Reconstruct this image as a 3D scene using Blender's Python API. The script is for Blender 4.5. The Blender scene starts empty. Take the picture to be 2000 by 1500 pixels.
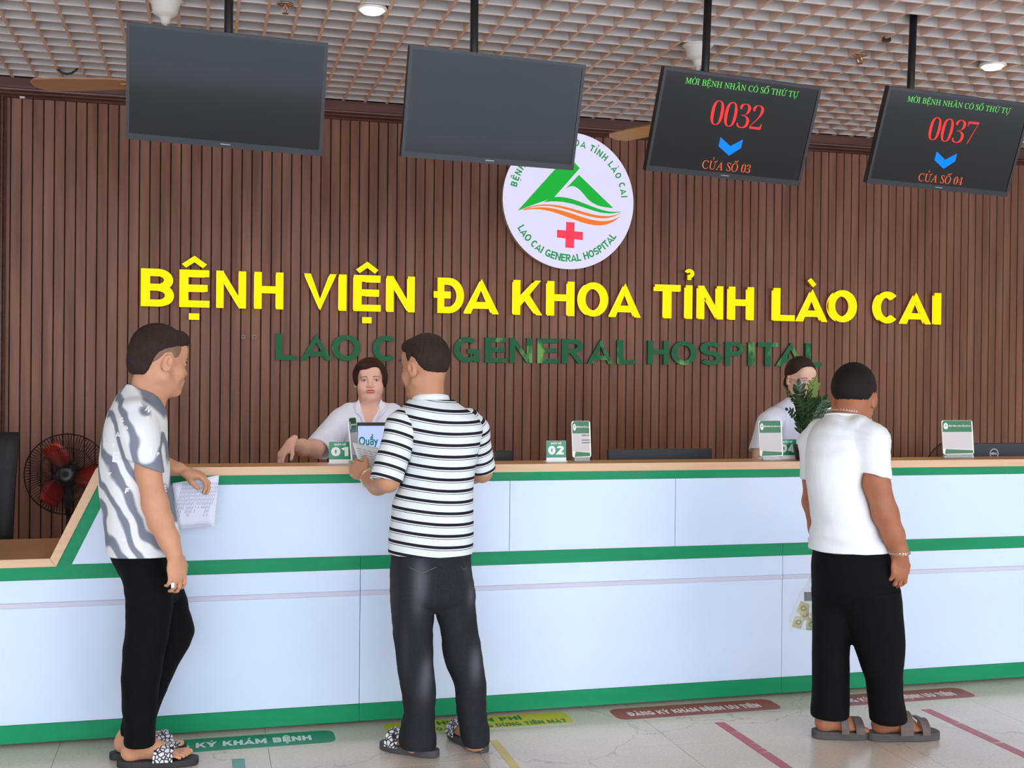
import bpy, bmesh, math, random, unicodedata
import numpy as np
from mathutils import Vector, Matrix
from mathutils.bvhtree import BVHTree
PI = math.pi
S = bpy.context.scene
C = S.collection
random.seed(7)

# ---------------------------------------------------------------- camera
CAM_H = 1.472
F_PX, YAW, PITCH, ROLL = 2262.0, 0.2602, -0.0052, 0.00998
def cam_axes():
    cy, sy, cp, sp = math.cos(YAW), math.sin(YAW), math.cos(PITCH), math.sin(PITCH)
    f = np.array([sy*cp, cy*cp, sp]); r = np.array([cy, -sy, 0.0]); u = np.cross(r, f)
    cr, sr = math.cos(ROLL), math.sin(ROLL)
    return np.array([cr*r + sr*u, -sr*r + cr*u, f])
AX = cam_axes()
cam = bpy.data.objects.new('camera', bpy.data.cameras.new('camera'))
C.objects.link(cam)
cam.data.sensor_fit = 'HORIZONTAL'; cam.data.sensor_width = 36.0
cam.data.lens = F_PX/2000*36.0; cam.data.clip_start = 0.05
m = Matrix.Identity(4)
for i in range(3):
    m[i][0] = AX[0][i]; m[i][1] = AX[1][i]; m[i][2] = -AX[2][i]
m[2][3] = CAM_H
cam.matrix_world = m
S.camera = cam
def PX(x, y, Y):
    """the point of the place seen at photo pixel (x, y), at depth Y metres into the hall"""
    d = AX.T @ np.array([(x-1000)/F_PX, -(y-750)/F_PX, 1.0])
    p = d*(Y/d[1]); p[2] += CAM_H
    return p
def MPP(p):
    return float(AX[2] @ (np.array(p) - [0, 0, CAM_H]))/F_PX

# ---------------------------------------------------------------- light
S.view_settings.view_transform = 'Standard'; S.view_settings.look = 'None'
S.view_settings.exposure = 0.5; S.view_settings.gamma = 1.0
S.view_settings.use_curve_mapping = False
w = bpy.data.worlds.new('sky'); S.world = w; w.use_nodes = True
nt = w.node_tree; bg = nt.nodes['Background']
tc = nt.nodes.new('ShaderNodeTexCoord'); sx = nt.nodes.new('ShaderNodeSeparateXYZ')
rp = nt.nodes.new('ShaderNodeValToRGB')
nt.links.new(tc.outputs['Generated'], sx.inputs[0]); nt.links.new(sx.outputs['Z'], rp.inputs[0])
rp.color_ramp.elements[0].position = 0.0; rp.color_ramp.elements[0].color = (0.92, 0.955, 1.0, 1)
rp.color_ramp.elements[1].position = 0.8; rp.color_ramp.elements[1].color = (0.62, 0.77, 1.0, 1)
nt.links.new(rp.outputs[0], bg.inputs[0]); bg.inputs[1].default_value = 3.3
sun = bpy.data.objects.new('sun', bpy.data.lights.new('sun', 'SUN')); C.objects.link(sun)
sun.data.energy = 8.0; sun.data.angle = .02; sun.rotation_euler = (0, -math.radians(32), 0)

def lamp(name, kind, loc, energy, color, size=0.1, size_y=None, rot=(0, 0, 0), spot=None):
    l = bpy.data.lights.new(name, kind); l.energy = energy; l.color = color
    if kind == 'AREA':
        l.size = size
        if size_y: l.shape = 'RECTANGLE'; l.size_y = size_y
    elif kind == 'SPOT':
        l.spot_size = spot; l.spot_blend = 0.8; l.shadow_soft_size = size
    else: l.shadow_soft_size = size
    o = bpy.data.objects.new(name, l); C.objects.link(o); o.location = loc; o.rotation_euler = rot
    return o

for lx, ly in ((-2.6, 2.4), (.7, 2.4), (4.05, 2.4), (7.3, 2.4), (-2.6, 5.33), (7.3, 5.33)):     # added fill spots without fittings, outside the view, to brighten the hall
    lamp('downlight_or_fill_spot', 'SPOT', (lx, ly, 3.13), 22, (1, .95, .86), .05, None, (0, 0, 0), 2.5)

# ---------------------------------------------------------------- materials
def lin(c):
    c = [v/255 for v in c]
    return tuple((v/12.92 if v <= .04045 else ((v+.055)/1.055)**2.4) for v in c) + (1,)
MATS = {}
def mat(name, rgb, rough=.5, metal=0, spec=.5, emit=None, estr=0, noise=None, bump=None, alpha=None, trans=0, coat=0, sub=0):
    """noise=(scale xyz, colour 2, amount, contrast) ; bump=(scale xyz, strength)"""
    if name in MATS: return MATS[name]
    M = bpy.data.materials.new(name); M.use_nodes = True; MATS[name] = M
    t = M.node_tree; b = t.nodes['Principled BSDF']
    b.inputs['Base Color'].default_value = lin(rgb); b.inputs['Roughness'].default_value = rough
    b.inputs['Metallic'].default_value = metal; b.inputs['Specular IOR Level'].default_value = spec
    b.inputs['Coat Weight'].default_value = coat; b.inputs['Coat Roughness'].default_value = .08
    if sub:
        b.inputs['Subsurface Weight'].default_value = sub; b.inputs['Subsurface Radius'].default_value = (.9, .35, .2)
        b.inputs['Subsurface Scale'].default_value = .008
    if trans: b.inputs['Transmission Weight'].default_value = trans; b.inputs['IOR'].default_value = 1.45
    if alpha is not None: b.inputs['Alpha'].default_value = alpha
    if emit: b.inputs['Emission Color'].default_value = lin(emit); b.inputs['Emission Strength'].default_value = estr
    def coords(sc):
        c = t.nodes.new('ShaderNodeTexCoord'); mp = t.nodes.new('ShaderNodeMapping')
        mp.inputs['Scale'].default_value = sc; t.links.new(c.outputs['Object'], mp.inputs[0])
        return mp.outputs[0]
    if noise:
        n = t.nodes.new('ShaderNodeTexNoise'); n.inputs['Scale'].default_value = 1; n.inputs['Detail'].default_value = 5
        t.links.new(coords(noise[0]), n.inputs['Vector'])
        r = t.nodes.new('ShaderNodeValToRGB'); k = noise[2]
        r.color_ramp.elements[0].position = .5-k; r.color_ramp.elements[1].position = .5+k
        r.color_ramp.elements[0].color = lin(rgb); r.color_ramp.elements[1].color = lin(noise[1])
        t.links.new(n.outputs['Fac'], r.inputs[0]); t.links.new(r.outputs[0], b.inputs['Base Color'])
    if bump:
        n = t.nodes.new('ShaderNodeTexNoise'); n.inputs['Scale'].default_value = 1; n.inputs['Detail'].default_value = 4
        t.links.new(coords(bump[0]), n.inputs['Vector'])
        bn = t.nodes.new('ShaderNodeBump'); bn.inputs['Strength'].default_value = bump[1]; bn.inputs['Distance'].default_value = .01
        t.links.new(n.outputs['Fac'], bn.inputs['Height']); t.links.new(bn.outputs[0], b.inputs['Normal'])
    return M

# ---------------------------------------------------------------- mesh helpers
class MB:
    """collects shapes for one mesh"""
    def __init__(s): s.v = []; s.f = []; s.mi = []
    def add(s, vs, fs, mi=0):
        n = len(s.v); s.v += [tuple(map(float, p)) for p in vs]; s.f += [tuple(i+n for i in q) for q in fs]; s.mi += [mi]*len(fs)
        return s
    def box(s, lo, hi, mi=0):
        x0, y0, z0 = lo; x1, y1, z1 = hi
        return s.add([(x0,y0,z0),(x1,y0,z0),(x1,y1,z0),(x0,y1,z0),(x0,y0,z1),(x1,y0,z1),(x1,y1,z1),(x0,y1,z1)],
              [(0,3,2,1),(4,5,6,7),(0,1,5,4),(1,2,6,5),(2,3,7,6),(3,0,4,7)], mi)
    def prism(s, poly, fn, d0, d1, mi=0):
        """poly: 2-D outline; fn(a, b, d) gives the 3-D point"""
        n = len(poly)
        vs = [fn(a, b, d0) for a, b in poly] + [fn(a, b, d1) for a, b in poly]
        fs = [tuple(range(n)), tuple(range(2*n-1, n-1, -1))] + [(i, i+n, (i+1) % n+n, (i+1) % n) for i in range(n)]
        return s.add(vs, fs, mi)
    def strip(s, pts, wd, fn, d0, d1, closed=False, clamp=None, mi=0):
        """a band of width wd along a 2-D polyline, mitred, extruded from d0 to d1"""
        P = [np.array(p, float) for p in pts]; P = [p for i, p in enumerate(P) if i == 0 or np.abs(p-P[i-1]).max() > 1e-6]; n = len(P); L = []
        for i in range(n):
            a = P[i-1] if (i > 0 or closed) else None; b = P[(i+1) % n] if (i < n-1 or closed) else None
            t1 = (P[i]-a)/max(np.linalg.norm(P[i]-a), 1e-9) if a is not None else None
            t2 = (b-P[i])/max(np.linalg.norm(b-P[i]), 1e-9) if b is not None else None
            if t1 is None: t1 = t2
            if t2 is None: t2 = t1
            n1 = np.array([-t1[1], t1[0]]); n2 = np.array([-t2[1], t2[0]]); nn = n1+n2
            q = nn @ nn
            off = nn*(1/max(q/2, .16)) if q > 1e-6 else n1
            L.append(off*wd/2)
        A = [p+o for p, o in zip(P, L)]; B = [p-o for p, o in zip(P, L)]
        if clamp:
            for q in A+B: q[1] = min(max(q[1], clamp[0]), clamp[1])
        if d0 == d1:                                    # a flat print: one layer only
            m = n if closed else n-1
            return s.add([fn(q[0], q[1], d0) for q in A+B], [(i, (i+1) % n, (i+1) % n+n, i+n) for i in range(m)], mi)
        vs = [fn(q[0], q[1], d0) for q in A] + [fn(q[0], q[1], d0) for q in B] + [fn(q[0], q[1], d1) for q in A] + [fn(q[0], q[1], d1) for q in B]
        fs = []; m = n if closed else n-1
        for i in range(m):
            j = (i+1) % n
            fs += [(i, j, j+n, i+n), (i+2*n, i+3*n, j+3*n, j+2*n), (i, i+2*n, j+2*n, j), (i+n, j+n, j+3*n, i+3*n)]
        if not closed: fs += [(0, n, 3*n, 2*n), (n-1, 3*n-1, 4*n-1, 2*n-1)]
        return s.add(vs, fs, mi)
    def tube(s, pts, r, n=8, closed=False, mi=0):
        P = [Vector(p) for p in pts]; R = r if hasattr(r, '__len__') else [r]*len(P)
        rings = []; m = len(P); up = None
        for i in range(m):
            t = (P[(i+1) % m] if (i < m-1 or closed) else P[i]) - (P[i-1] if (i > 0 or closed) else P[i])
            t.normalize()
            if up is None: up = Vector((0, 0, 1)) if abs(t.z) < .9 else Vector((1, 0, 0))
            a = t.cross(up)
            if a.length < 1e-5: a = t.orthogonal()
            a.normalize(); b = t.cross(a).normalized(); up = -b if False else a.cross(t)
            rings.append([P[i] + (a*math.cos(2*PI*k/n) + b*math.sin(2*PI*k/n))*R[i] for k in range(n)])
        vs = [p for rg in rings for p in rg]; fs = []
        for i in range(m if closed else m-1):
            j = (i+1) % m
            for k in range(n): fs.append((i*n+k, i*n+(k+1) % n, j*n+(k+1) % n, j*n+k))
        if not closed: fs += [tuple(range(n-1, -1, -1)), tuple((m-1)*n+k for k in range(n))]
        return s.add(vs, fs, mi)
    def lathe(s, prof, o=(0, 0, 0), n=32, mi=0, axis=None):
        """prof: (radius, height) pairs round z, or round the given axis"""
        A = Matrix.Identity(3) if axis is None else Vector((0, 0, 1)).rotation_difference(Vector(axis)).to_matrix()
        o = Vector(o); vs = []; fs = []
        for r, z in prof:
            for k in range(n): vs.append(o + A @ Vector((r*math.cos(2*PI*k/n), r*math.sin(2*PI*k/n), z)))
        for i in range(len(prof)-1):
            for k in range(n): fs.append((i*n+k, i*n+(k+1) % n, (i+1)*n+(k+1) % n, (i+1)*n+k))
        fs += [tuple(range(n-1, -1, -1)), tuple((len(prof)-1)*n+k for k in range(n))]
        return s.add(vs, fs, mi)
    def build(s, name, mats, parent=None, smooth=False, fix=True, bevel=0):
        me = bpy.data.meshes.new(name); me.from_pydata(s.v, [], s.f)
        for M in (mats if isinstance(mats, (list, tuple)) else [mats]): me.materials.append(M)
        me.polygons.foreach_set('material_index', s.mi)
        if fix or bevel:
            bm = bmesh.new(); bm.from_mesh(me)
            if bevel:
                bmesh.ops.remove_doubles(bm, verts=bm.verts, dist=1e-5)
                bmesh.ops.bevel(bm, geom=bm.edges, offset=bevel, segments=2, profile=.5, affect='EDGES')
            bmesh.ops.recalc_face_normals(bm, faces=bm.faces); bm.to_mesh(me); bm.free()
        if smooth: me.polygons.foreach_set('use_smooth', [True]*len(me.polygons))
        me.update()
        return link(name, me, parent)
def link(name, me, parent=None):
    o = bpy.data.objects.new(name, me); C.objects.link(o)
    if parent is not None:
        o.parent = parent
        if parent.type == 'EMPTY': o.matrix_parent_inverse = Matrix.Translation(-Vector(parent.location))
    return o
def thing(name, label, cat, loc=(0, 0, 0), group=None):
    o = bpy.data.objects.new(name, None); C.objects.link(o); o.location = loc; o.empty_display_size = .1
    return tag(o, label, cat, group)
def tag(o, label, cat, group=None):
    o['label'] = label; o['category'] = cat
    if group: o['group'] = group
    return o
def struct(o):
    o['kind'] = 'structure'; return o
XYZ = lambda a, b, d: (a, d, b)                 # outline in the X-Z plane, depth along Y

# ---------------------------------------------------------------- lettering
def arc(cx, cy, rx, ry, a0, a1, n=14):
    return [(cx+rx*math.cos(math.radians(a0+(a1-a0)*i/n)), cy+ry*math.sin(math.radians(a0+(a1-a0)*i/n))) for i in range(n+1)]
def glyph(ch, W):
    """strokes (polylines, closed flag) of a bold upright letter, cap height 1, and its width"""
    h = W/2; Z = []
    def a(*p, c=False): Z.append((list(p), c))
    if ch == 'I': w = W; a((h, 0), (h, 1))
    elif ch == 'L': w = .57; a((h, 1), (h, h), (w, h))
    elif ch in 'EF':
        w = .62; a((h, 0), (h, 1)); a((h, 1-h), (w, 1-h)); a((h, .515), (w*.95, .515))
        if ch == 'E': a((h, h), (w+.01, h))
    elif ch == 'T': w = .64; a((0, 1-h), (w, 1-h)); a((w/2, 1), (w/2, 0))
    elif ch == 'H': w = .72; a((h, 0), (h, 1)); a((w-h, 0), (w-h, 1)); a((h, .53), (w-h, .53))
    elif ch == 'N': w = .74; a((h, 0), (h, 1)); a((w-h, 0), (w-h, 1)); a((h*.9, 1.1), (w-h*.9, -.1))
    elif ch == 'M': w = .88; a((h, 0), (h, 1)); a((w-h, 0), (w-h, 1)); a((h*.8, 1.15), (w/2, .12), (w-h*.8, 1.15))
    elif ch == 'A': w = .78; a((h*.35, -.15), (w/2, 1.02), (w-h*.35, -.15)); a((w*.22, .25), (w*.78, .25))
    elif ch == 'V': w = .74; a((h*.35, 1.15), (w/2, -.02), (w-h*.35, 1.15))
    elif ch == 'Y': w = .74; a((h*.4, 1.15), (w/2, .42), (w-h*.4, 1.15)); a((w/2, .5), (w/2, 0))
    elif ch == 'K': w = .74; a((h, 0), (h, 1)); a((h, .28), (w-h*.9, 1.12)); a((w*.4, .62), (w-h*.5, -.12))
    elif ch in 'O0Q':
        w = .6 if ch == '0' else .8; a(*arc(w/2, .5, w/2-h, .5-h, 0, 360, 32)[:-1], c=True)
        if ch == 'Q': a((w*.5, .25), (w*.9, -.05))
    elif ch == 'C': w = .74; a(*arc(w/2+.01, .5, w/2-h, .5-h, 48, 312, 26))
    elif ch == 'G': w = .78; a(*arc(w/2, .5, w/2-h, .5-h, 45, 318, 26)); a((w*.52, .43), (w-h, .43), (w-h, .02))
    elif ch in 'DĐ':
        w = .73; a((h, h), (h, 1-h), (w*.42, 1-h), *arc(w*.42, .5, w*.58-h, .5-h, 90, -90, 16), (w*.42, h), c=True)
        if ch == 'Đ': a((-.1, .52), (w*.5, .52))
    elif ch in 'BPR':
        w = .68; m = .51; a((h, 0), (h, 1))
        a((h, 1-h), (w*.52, 1-h), *arc(w*.52, (1-h+m)/2, w*.46-h, (1-h-m)/2, 90, -90, 12), (h, m))
        if ch == 'B': a((h, m), (w*.55, m), *arc(w*.55, (m+h)/2, w*.46-h, (m-h)/2, 90, -90, 12), (h, h))
        if ch == 'R': a((w*.45, m), (w-h*.9, -.1))
    elif ch == 'S':
        w = .66; m = .51; r1 = (1-h-m)/2; r2 = (m-h)/2
        a(*arc(w/2, m+r1, w/2-h, r1, 25, 270, 16), *arc(w/2, h+r2, w/2-h, r2, 90, -155, 16)[1:])
    elif ch in 'UƯ': w = .72; a((h, 1), *arc(w/2, .36, w/2-h, .36-h, 180, 360, 16), (w-h, 1))
    elif ch == '1': w = .42; a((w-h, 0), (w-h, 1)); a((.02, .74), (w-h, .93))
    elif ch == '2': w = .6; a(*arc(w/2, .7, w/2-h, .3-h, 170, -30, 14), (h*1.1, h), (w, h))
    elif ch == '4': w = .62; a((w*.72, 0), (w*.72, 1)); a((w*.7, .99), (h*.8, .3)); a((0, .26), (w, .26))
    elif ch == '8': w = .6; a(*arc(w/2, .73, w/2-h*1.1, .27-h, 0, 360, 20)[:-1], c=True); a(*arc(w/2, .28, w/2-h, .28-h, 0, 360, 20)[:-1], c=True)
    elif ch == '3': w = .58; a(*arc(w/2, .73, w/2-h, .27-h, 150, -90, 14)); a(*arc(w/2, .27, w/2-h, .27-h, 90, -150, 14))
    elif ch == '5': w = .58; a((w*.95, 1-h), (h*1.1, 1-h), (h, .5)); a(*arc(w/2, .32, w/2-h, .32-h, 140, -140, 16))
    elif ch == ',': w = .2; a((.1, .12), (.04, -.1))
    elif ch == '-': w = .35; a((.03, .4), (.32, .4))
    else: w = .36
    return Z, w
def accents(marks, w, W, low=False):
    """strokes of the marks over and under a letter of width w"""
    Z = []; c = w/2; y = 1.1
    t = W*.62
    if '\u0302' in marks: Z.append((([(c-.22, y), (c, y+.19), (c+.22, y)], False), t)); 
    if '\u0306' in marks: Z.append(((arc(c, y+.17, .17, .13, 200, 340, 8), False), t))
    hi = '\u0302' in marks; dx, dy = (.26, .1) if hi else (0, 0)
    if '\u0301' in marks: Z.append((([(c-.06+dx, y+dy), (c+.1+dx, y+.2+dy)], False), t))
    if '\u0300' in marks: Z.append((([(c+.06-dx*0, y+dy), (c-.1, y+.2+dy)], False), t))
    if '\u0309' in marks: Z.append((([*arc(c+dx, y+.25+dy, .085, .085, 160, -90, 10), (c+dx, y+.06+dy)], False), t*.8))
    if '\u0323' in marks: Z.append((([(c, -.33), (c, -.16)], False), .19))
    if '\u031b' in marks: Z.append((([(w-W*.5, .92), (w+.02, .98), (w+.07, 1.14)], False), t))
    return Z
def layout(text, W, gap=.13, space=.34):
    """per letter: (character, base strokes, accent strokes, x, width)"""
    out = []; x = 0
    for ch in text:
        if ch == ' ': x += space; continue
        d = unicodedata.normalize('NFD', ch); Z, wd = glyph(d[0], W)
        out.append((ch, Z, accents(d[1:], wd, W), x, wd)); x += wd+gap
    return out, x-gap
def write(mb, text, fn, h, width=None, W=.2, d0=0, d1=.001, gap=.13, space=.34, mi=0):
    """lettering with its baseline from (0,0) along a; fn(a, b, d); scaled to a given width"""
    L, tot = layout(text, W, gap, space); sx = (width/tot) if width else h
    g = lambda a, b, d: fn(a*sx, b*h, d)
    for ch, Z, Acc, x, wd in L:
        for i, (P, c) in enumerate(Z): mb.strip([(p[0]+x, p[1]) for p in P], W, g, d0, d1+i*.00012, c, (0, 1), mi)
        for (P, c), t in Acc: mb.strip([(p[0]+x, p[1]) for p in P], t, g, d0, d1, c, None, mi)
    return mb
FONT_CACHE = {}
def font_mesh(s, off=0.0, shear=0.0):
    """outline of a string in Blender's own lettering, as (verts 2-D, faces)"""
    k = (s, off, shear)
    if k not in FONT_CACHE:
        c = bpy.data.curves.new('lettering', 'FONT'); c.body = s; c.size = 1; c.offset = off; c.shear = shear; c.resolution_u = 5
        o = bpy.data.objects.new('lettering', c); C.objects.link(o); dg = bpy.context.evaluated_depsgraph_get(); dg.update()
        me = bpy.data.meshes.new_from_object(o.evaluated_get(dg))
        FONT_CACHE[k] = ([(v.co.x, v.co.y) for v in me.vertices], [tuple(p.vertices) for p in me.polygons])
        bpy.data.objects.remove(o); bpy.data.curves.remove(c); bpy.data.meshes.remove(me)
    return FONT_CACHE[k]
def serif(ch):
    if 'A' <= ch <= 'Z': return chr(0x1D434+ord(ch)-65)
    if '0' <= ch <= '9': return chr(0x1D7CE+ord(ch)-48)
    return ch
def write_serif(mb, text, fn, h, width, d, off=-.012, space=.3, gap=.05, mi=0):
    """book-face lettering, cap height h, total width, as flat faces"""
    items = []; x = 0
    for ch in text:
        if ch == ' ': x += space; continue
        dd = unicodedata.normalize('NFD', ch); base = 'D' if dd[0] == 'Đ' else dd[0]
        vs, fs = font_mesh(serif(base), off if base.isdigit() else 0, 0 if base.isdigit() else -.27); V = np.array(vs); x0 = V[:, 0].min(); wd = np.ptp(V[:, 0]); 
        items.append((V-[x0, 0], fs, x, wd, dd[1:])); x += wd+gap
    cap = max(font_mesh(serif('H'), 0)[0], key=lambda p: p[1])[1]; tot = x-gap; sx = width/tot; sy = h/cap
    for V, fs, x, wd, mk in items:
        mb.add([fn((v[0]+x)*sx, v[1]*sy, d) for v in V], fs, mi)
        for (P, c), t in accents(mk, wd/cap, .15):
            mb.strip([((p[0]*cap+x)*sx/sy/cap, p[1]) for p in P], t*.8, lambda a, b, dd: fn(a*sy*cap, b*h, dd), d, d, c, None, mi)

# ================================================================ THE SETTING
GRID_Z = 3.162; WALL_Y = 7.2; FRONT = 4.9
# floor tiles: joints every 0.797 m
fm = mat('floor_tile', (196, 186, 174), .22, spec=.5)
t = fm.node_tree; b = t.nodes['Principled BSDF']
co = t.nodes.new('ShaderNodeTexCoord')
n1 = t.nodes.new('ShaderNodeTexNoise'); n1.inputs['Scale'].default_value = 1.6; n1.inputs['Detail'].default_value = 8
n2 = t.nodes.new('ShaderNodeTexNoise'); n2.inputs['Scale'].default_value = 90; n2.inputs['Detail'].default_value = 3
mx = t.nodes.new('ShaderNodeMix'); mx.data_type = 'FLOAT'; mx.inputs[0].default_value = .45
r = t.nodes.new('ShaderNodeValToRGB')
r.color_ramp.elements[0].position = .33; r.color_ramp.elements[0].color = lin((196, 182, 166))
r.color_ramp.elements[1].position = .68; r.color_ramp.elements[1].color = lin((224, 212, 196))
vo = t.nodes.new('ShaderNodeTexVoronoi'); vo.feature = 'DISTANCE_TO_EDGE'; vo.inputs['Scale'].default_value = 1.15
nd = t.nodes.new('ShaderNodeTexNoise'); nd.inputs['Scale'].default_value = 5; nd.inputs['Detail'].default_value = 6
va = t.nodes.new('ShaderNodeVectorMath'); va.operation = 'MULTIPLY_ADD'; va.inputs[1].default_value = (.35, .35, .35)
t.links.new(co.outputs['Object'], nd.inputs['Vector']); t.links.new(nd.outputs['Color'], va.inputs[0]); t.links.new(co.outputs['Object'], va.inputs[2])
t.links.new(va.outputs[0], vo.inputs['Vector'])
vr = t.nodes.new('ShaderNodeValToRGB'); vr.color_ramp.elements[0].color = (.5, .46, .42, 1); vr.color_ramp.elements[1].color = (1, 1, 1, 1); vr.color_ramp.elements[1].position = .006
t.links.new(vo.outputs['Distance'], vr.inputs[0])
mc = t.nodes.new('ShaderNodeMix'); mc.data_type = 'RGBA'; mc.blend_type = 'MULTIPLY'; mc.inputs[0].default_value = .55
t.links.new(co.outputs['Object'], n1.inputs['Vector']); t.links.new(co.outputs['Object'], n2.inputs['Vector'])
t.links.new(n1.outputs['Fac'], mx.inputs[2]); t.links.new(n2.outputs['Fac'], mx.inputs[3]); t.links.new(mx.outputs[0], r.inputs[0])
t.links.new(r.outputs[0], mc.inputs[6]); t.links.new(vr.outputs[0], mc.inputs[7]); t.links.new(mc.outputs[2], b.inputs['Base Color'])
joint = mat('tile_joint', (112, 104, 96), .8)
X0, X1, Y0, Y1 = -6.0, 9.5, -1.3, 7.3
mb = MB()
xs = [X0]+[0.258+.797*k for k in range(-7, 12)]+[X1]; ys = [Y0]+[4.33+.797*k for k in range(-6, 4)]+[Y1]
for i in range(len(xs)-1):
    for j in range(len(ys)-1): mb.box((xs[i]+.001, ys[j]+.001, -.02), (xs[i+1]-.001, ys[j+1]-.001, 0))
mb.box((X0, Y0, -.05), (X1, Y1, -.0015), 1)
struct(mb.build('floor', [fm, joint]))
pv = mat('forecourt_paving', (172, 176, 184), .8, noise=((2, 2, 2), (184, 188, 194), .2))
struct(MB().box((-30, -40, -.3), (35, Y0-.01, -.12)).build('ground', pv))

# back wall: dark wood slats
wood = mat('walnut_slats', (112, 73, 56), .5, spec=.3, noise=((14, 14, 1.3), (148, 104, 84), .22), bump=((60, 60, 2), .12))
t = wood.node_tree
groove = mat('slat_groove', (34, 20, 17), .7)
mb = MB(); p = .0591; s0 = 5.356-.0591*110
mb.box((-5, WALL_Y+.016, 0), (9, WALL_Y+.12, 3.6), 1)
k = 0
x = s0
while x < 8.8:
    a, c = x+.0028, x+p-.0028; y = WALL_Y
    z0, z1 = .0, 3.075
    pr = [(a, y+.017), (a, y+.003), (a+.0025, y), (c-.0025, y), (c, y+.003), (c, y+.017)]
    mb.prism(pr, lambda q, r_, d: (q, r_, d), z0, z1, 0); x += p
struct(mb.build('wall_back', [wood, groove]))
trim = mat('walnut_trim', (74, 46, 38), .4, noise=((2, 30, 30), (108, 70, 56), .25), bump=((3, 60, 60), .1))
mb = MB()
prof = [(7.21, 3.056), (7.176, 3.056), (7.17, 3.062), (7.176, 3.07), (7.18, 3.072), (7.168, 3.078), (7.165, 3.084), (7.172, 3.09), (7.16, 3.096), (7.158, 3.104), (7.15, 3.106), (7.15, 3.166), (7.21, 3.166)]
mb.prism(prof, lambda a, b_, d: (d, a, b_), -1.155, 8.8)
struct(mb.build('trim_1', trim))
mb = MB()
prof = [(-1.108, 7.21), (-1.108, 7.176), (-1.114, 7.17), (-1.12, 7.178), (-1.124, 7.168), (-1.131, 7.165), (-1.137, 7.173), (-1.142, 7.16), (-1.152, 7.152), (-1.30, 7.152), (-1.30, 7.21)]
mb.prism(prof, lambda a, b_, d: (a, b_, d), 0, 3.06)
struct(mb.build('trim_2', trim))

# open-cell ceiling grid
rail = mat('ceiling_rail', (226, 190, 172), .5, noise=((30, 3, 30), (240, 206, 188), .3))
blade = mat('ceiling_blade', (204, 194, 187), .55, noise=((3, 40, 40), (218, 209, 203), .3))
edge = mat('ceiling_blade_edge', (236, 216, 204), .5)
dark = mat('ceiling_void', (58, 52, 50), .9)
mb = MB()
for k in range(-44, 70):
    x = .006+.1345*k; mb.box((x-.007, Y0, GRID_Z), (x+.007, 7.165, GRID_Z+.062), 0)
k = 0; y = 7.105
while y > Y0:
    mb.box((X0, y-.004, GRID_Z+.004), (X1, y+.004, GRID_Z+.064), 1)
    mb.box((X0, y-.005, GRID_Z+.001), (X1, y+.005, GRID_Z+.0045), 2); y -= .1425
mb.box((X0, Y0, 3.55), (X1, 7.3, 3.7), 3)
mb.box((X0, 7.17, GRID_Z+.02), (X1, 7.3, 3.6), 3)
struct(mb.build('ceiling', [rail, blade, edge, dark]))
# side walls well outside the view
off = mat('side_wall_paint', (214, 208, 200), .7)
struct(MB().box((X0-.15, Y0, 0), (X0, 7.3, 3.6)).build('wall_left', off))
struct(MB().box((X1, Y0, 0), (X1+.15, 7.3, 3.6)).build('wall_right', off))

# ================================================================ THE COUNTER
white = mat('white_laminate', (216, 229, 248), .32, noise=((1.1, 1, 1.7), (206, 221, 243), .25), spec=.4)
green = mat('green_laminate', (8, 132, 84), .5, spec=.25, noise=((3, 3, 22), (20, 146, 98), .3))
ash = mat('ash_wood', (214, 170, 132), .42, noise=((2.5, 6, 60), (226, 186, 148), .3))
ashtop = mat('ash_wood_top', (176, 128, 92), .28, noise=((2.5, 26, 6), (196, 146, 108), .3))
lilac = mat('strip_profile', (208, 208, 226), .35)
joint_d = mat('panel_gap', (120, 122, 126), .8)
XE = 5.2; XL = -2.4
rc = thing('reception_counter', 'long white reception counter with green stripes in front of the slatted wall', 'counter', (1.5, 5.0, 0))
sl = .170/.356
def diag(z, x0): return x0+(z-.706)*sl
YF = FRONT
# carcass behind the panels
mb = MB(); mb.box((XL, YF+.02, .014), (XE, YF+.06, .70), 0)
mb.prism([(-.46, .70), (XE, .70), (XE, 1.058), (-.46+.358*sl, 1.058)], XYZ, YF+.02, YF+.06); mb.box((XL, YF+.05, 0), (XE, YF+.08, .02))
mb.build('carcass', joint_d, rc)
gap = .0012
for a, c in ((None, 1.30), (1.30, 2.08), (2.08, XE)):
    mb = MB()
    if a is None: mb.prism([(-.503, .713), (c-gap, .713), (c-gap, 1.0215), (-.503+.3085*sl, 1.0215)], XYZ, YF, YF+.02)
    else: mb.box((a+gap, YF, .713), (c-gap, YF+.02, 1.0215))
    mb.build('upper_panel', white, rc)
for a, c in ((XL, .648), (.648, 2.622), (2.622, XE)):
    MB().box((a+gap, YF, .086), (c-gap, YF+.02, .654)).build('lower_panel', white, rc)
for a, c in ((XL, .648), (.648, 2.622), (2.622, XE)):
    MB().box((a+gap*.6, YF-.002, .012), (c-gap*.6, YF+.02, .0845)).build('green_plinth', green, rc)
    mb = MB().box((a+gap*.6, YF-.001, .6552), (c-gap*.6, YF+.02, .7118)) if a > 0 else MB().prism([(a, .6552), (c-gap*.6, .6552), (c-gap*.6, .7118), (-.5555, .7118), (-.5585, .7058), (a, .7058)], XYZ, YF-.001, YF+.02)
    mb.build('green_middle_stripe', green, rc)
mb = MB(); mb.prism([(-.5555, .712), (-.503+.0015, .712), (-.503+.314*sl, 1.0225), (-.559+.3165*sl, 1.0225)], XYZ, YF-.001, YF+.02)
mb.build('green_slanted_stripe', green, rc)
MB().prism([(-.559+.317*sl, 1.0228), (XE, 1.0228), (XE, 1.0598), (-.559+.354*sl, 1.0598)], XYZ, YF-.0015, YF+.02).build('green_top_stripe', green, rc)
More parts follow.
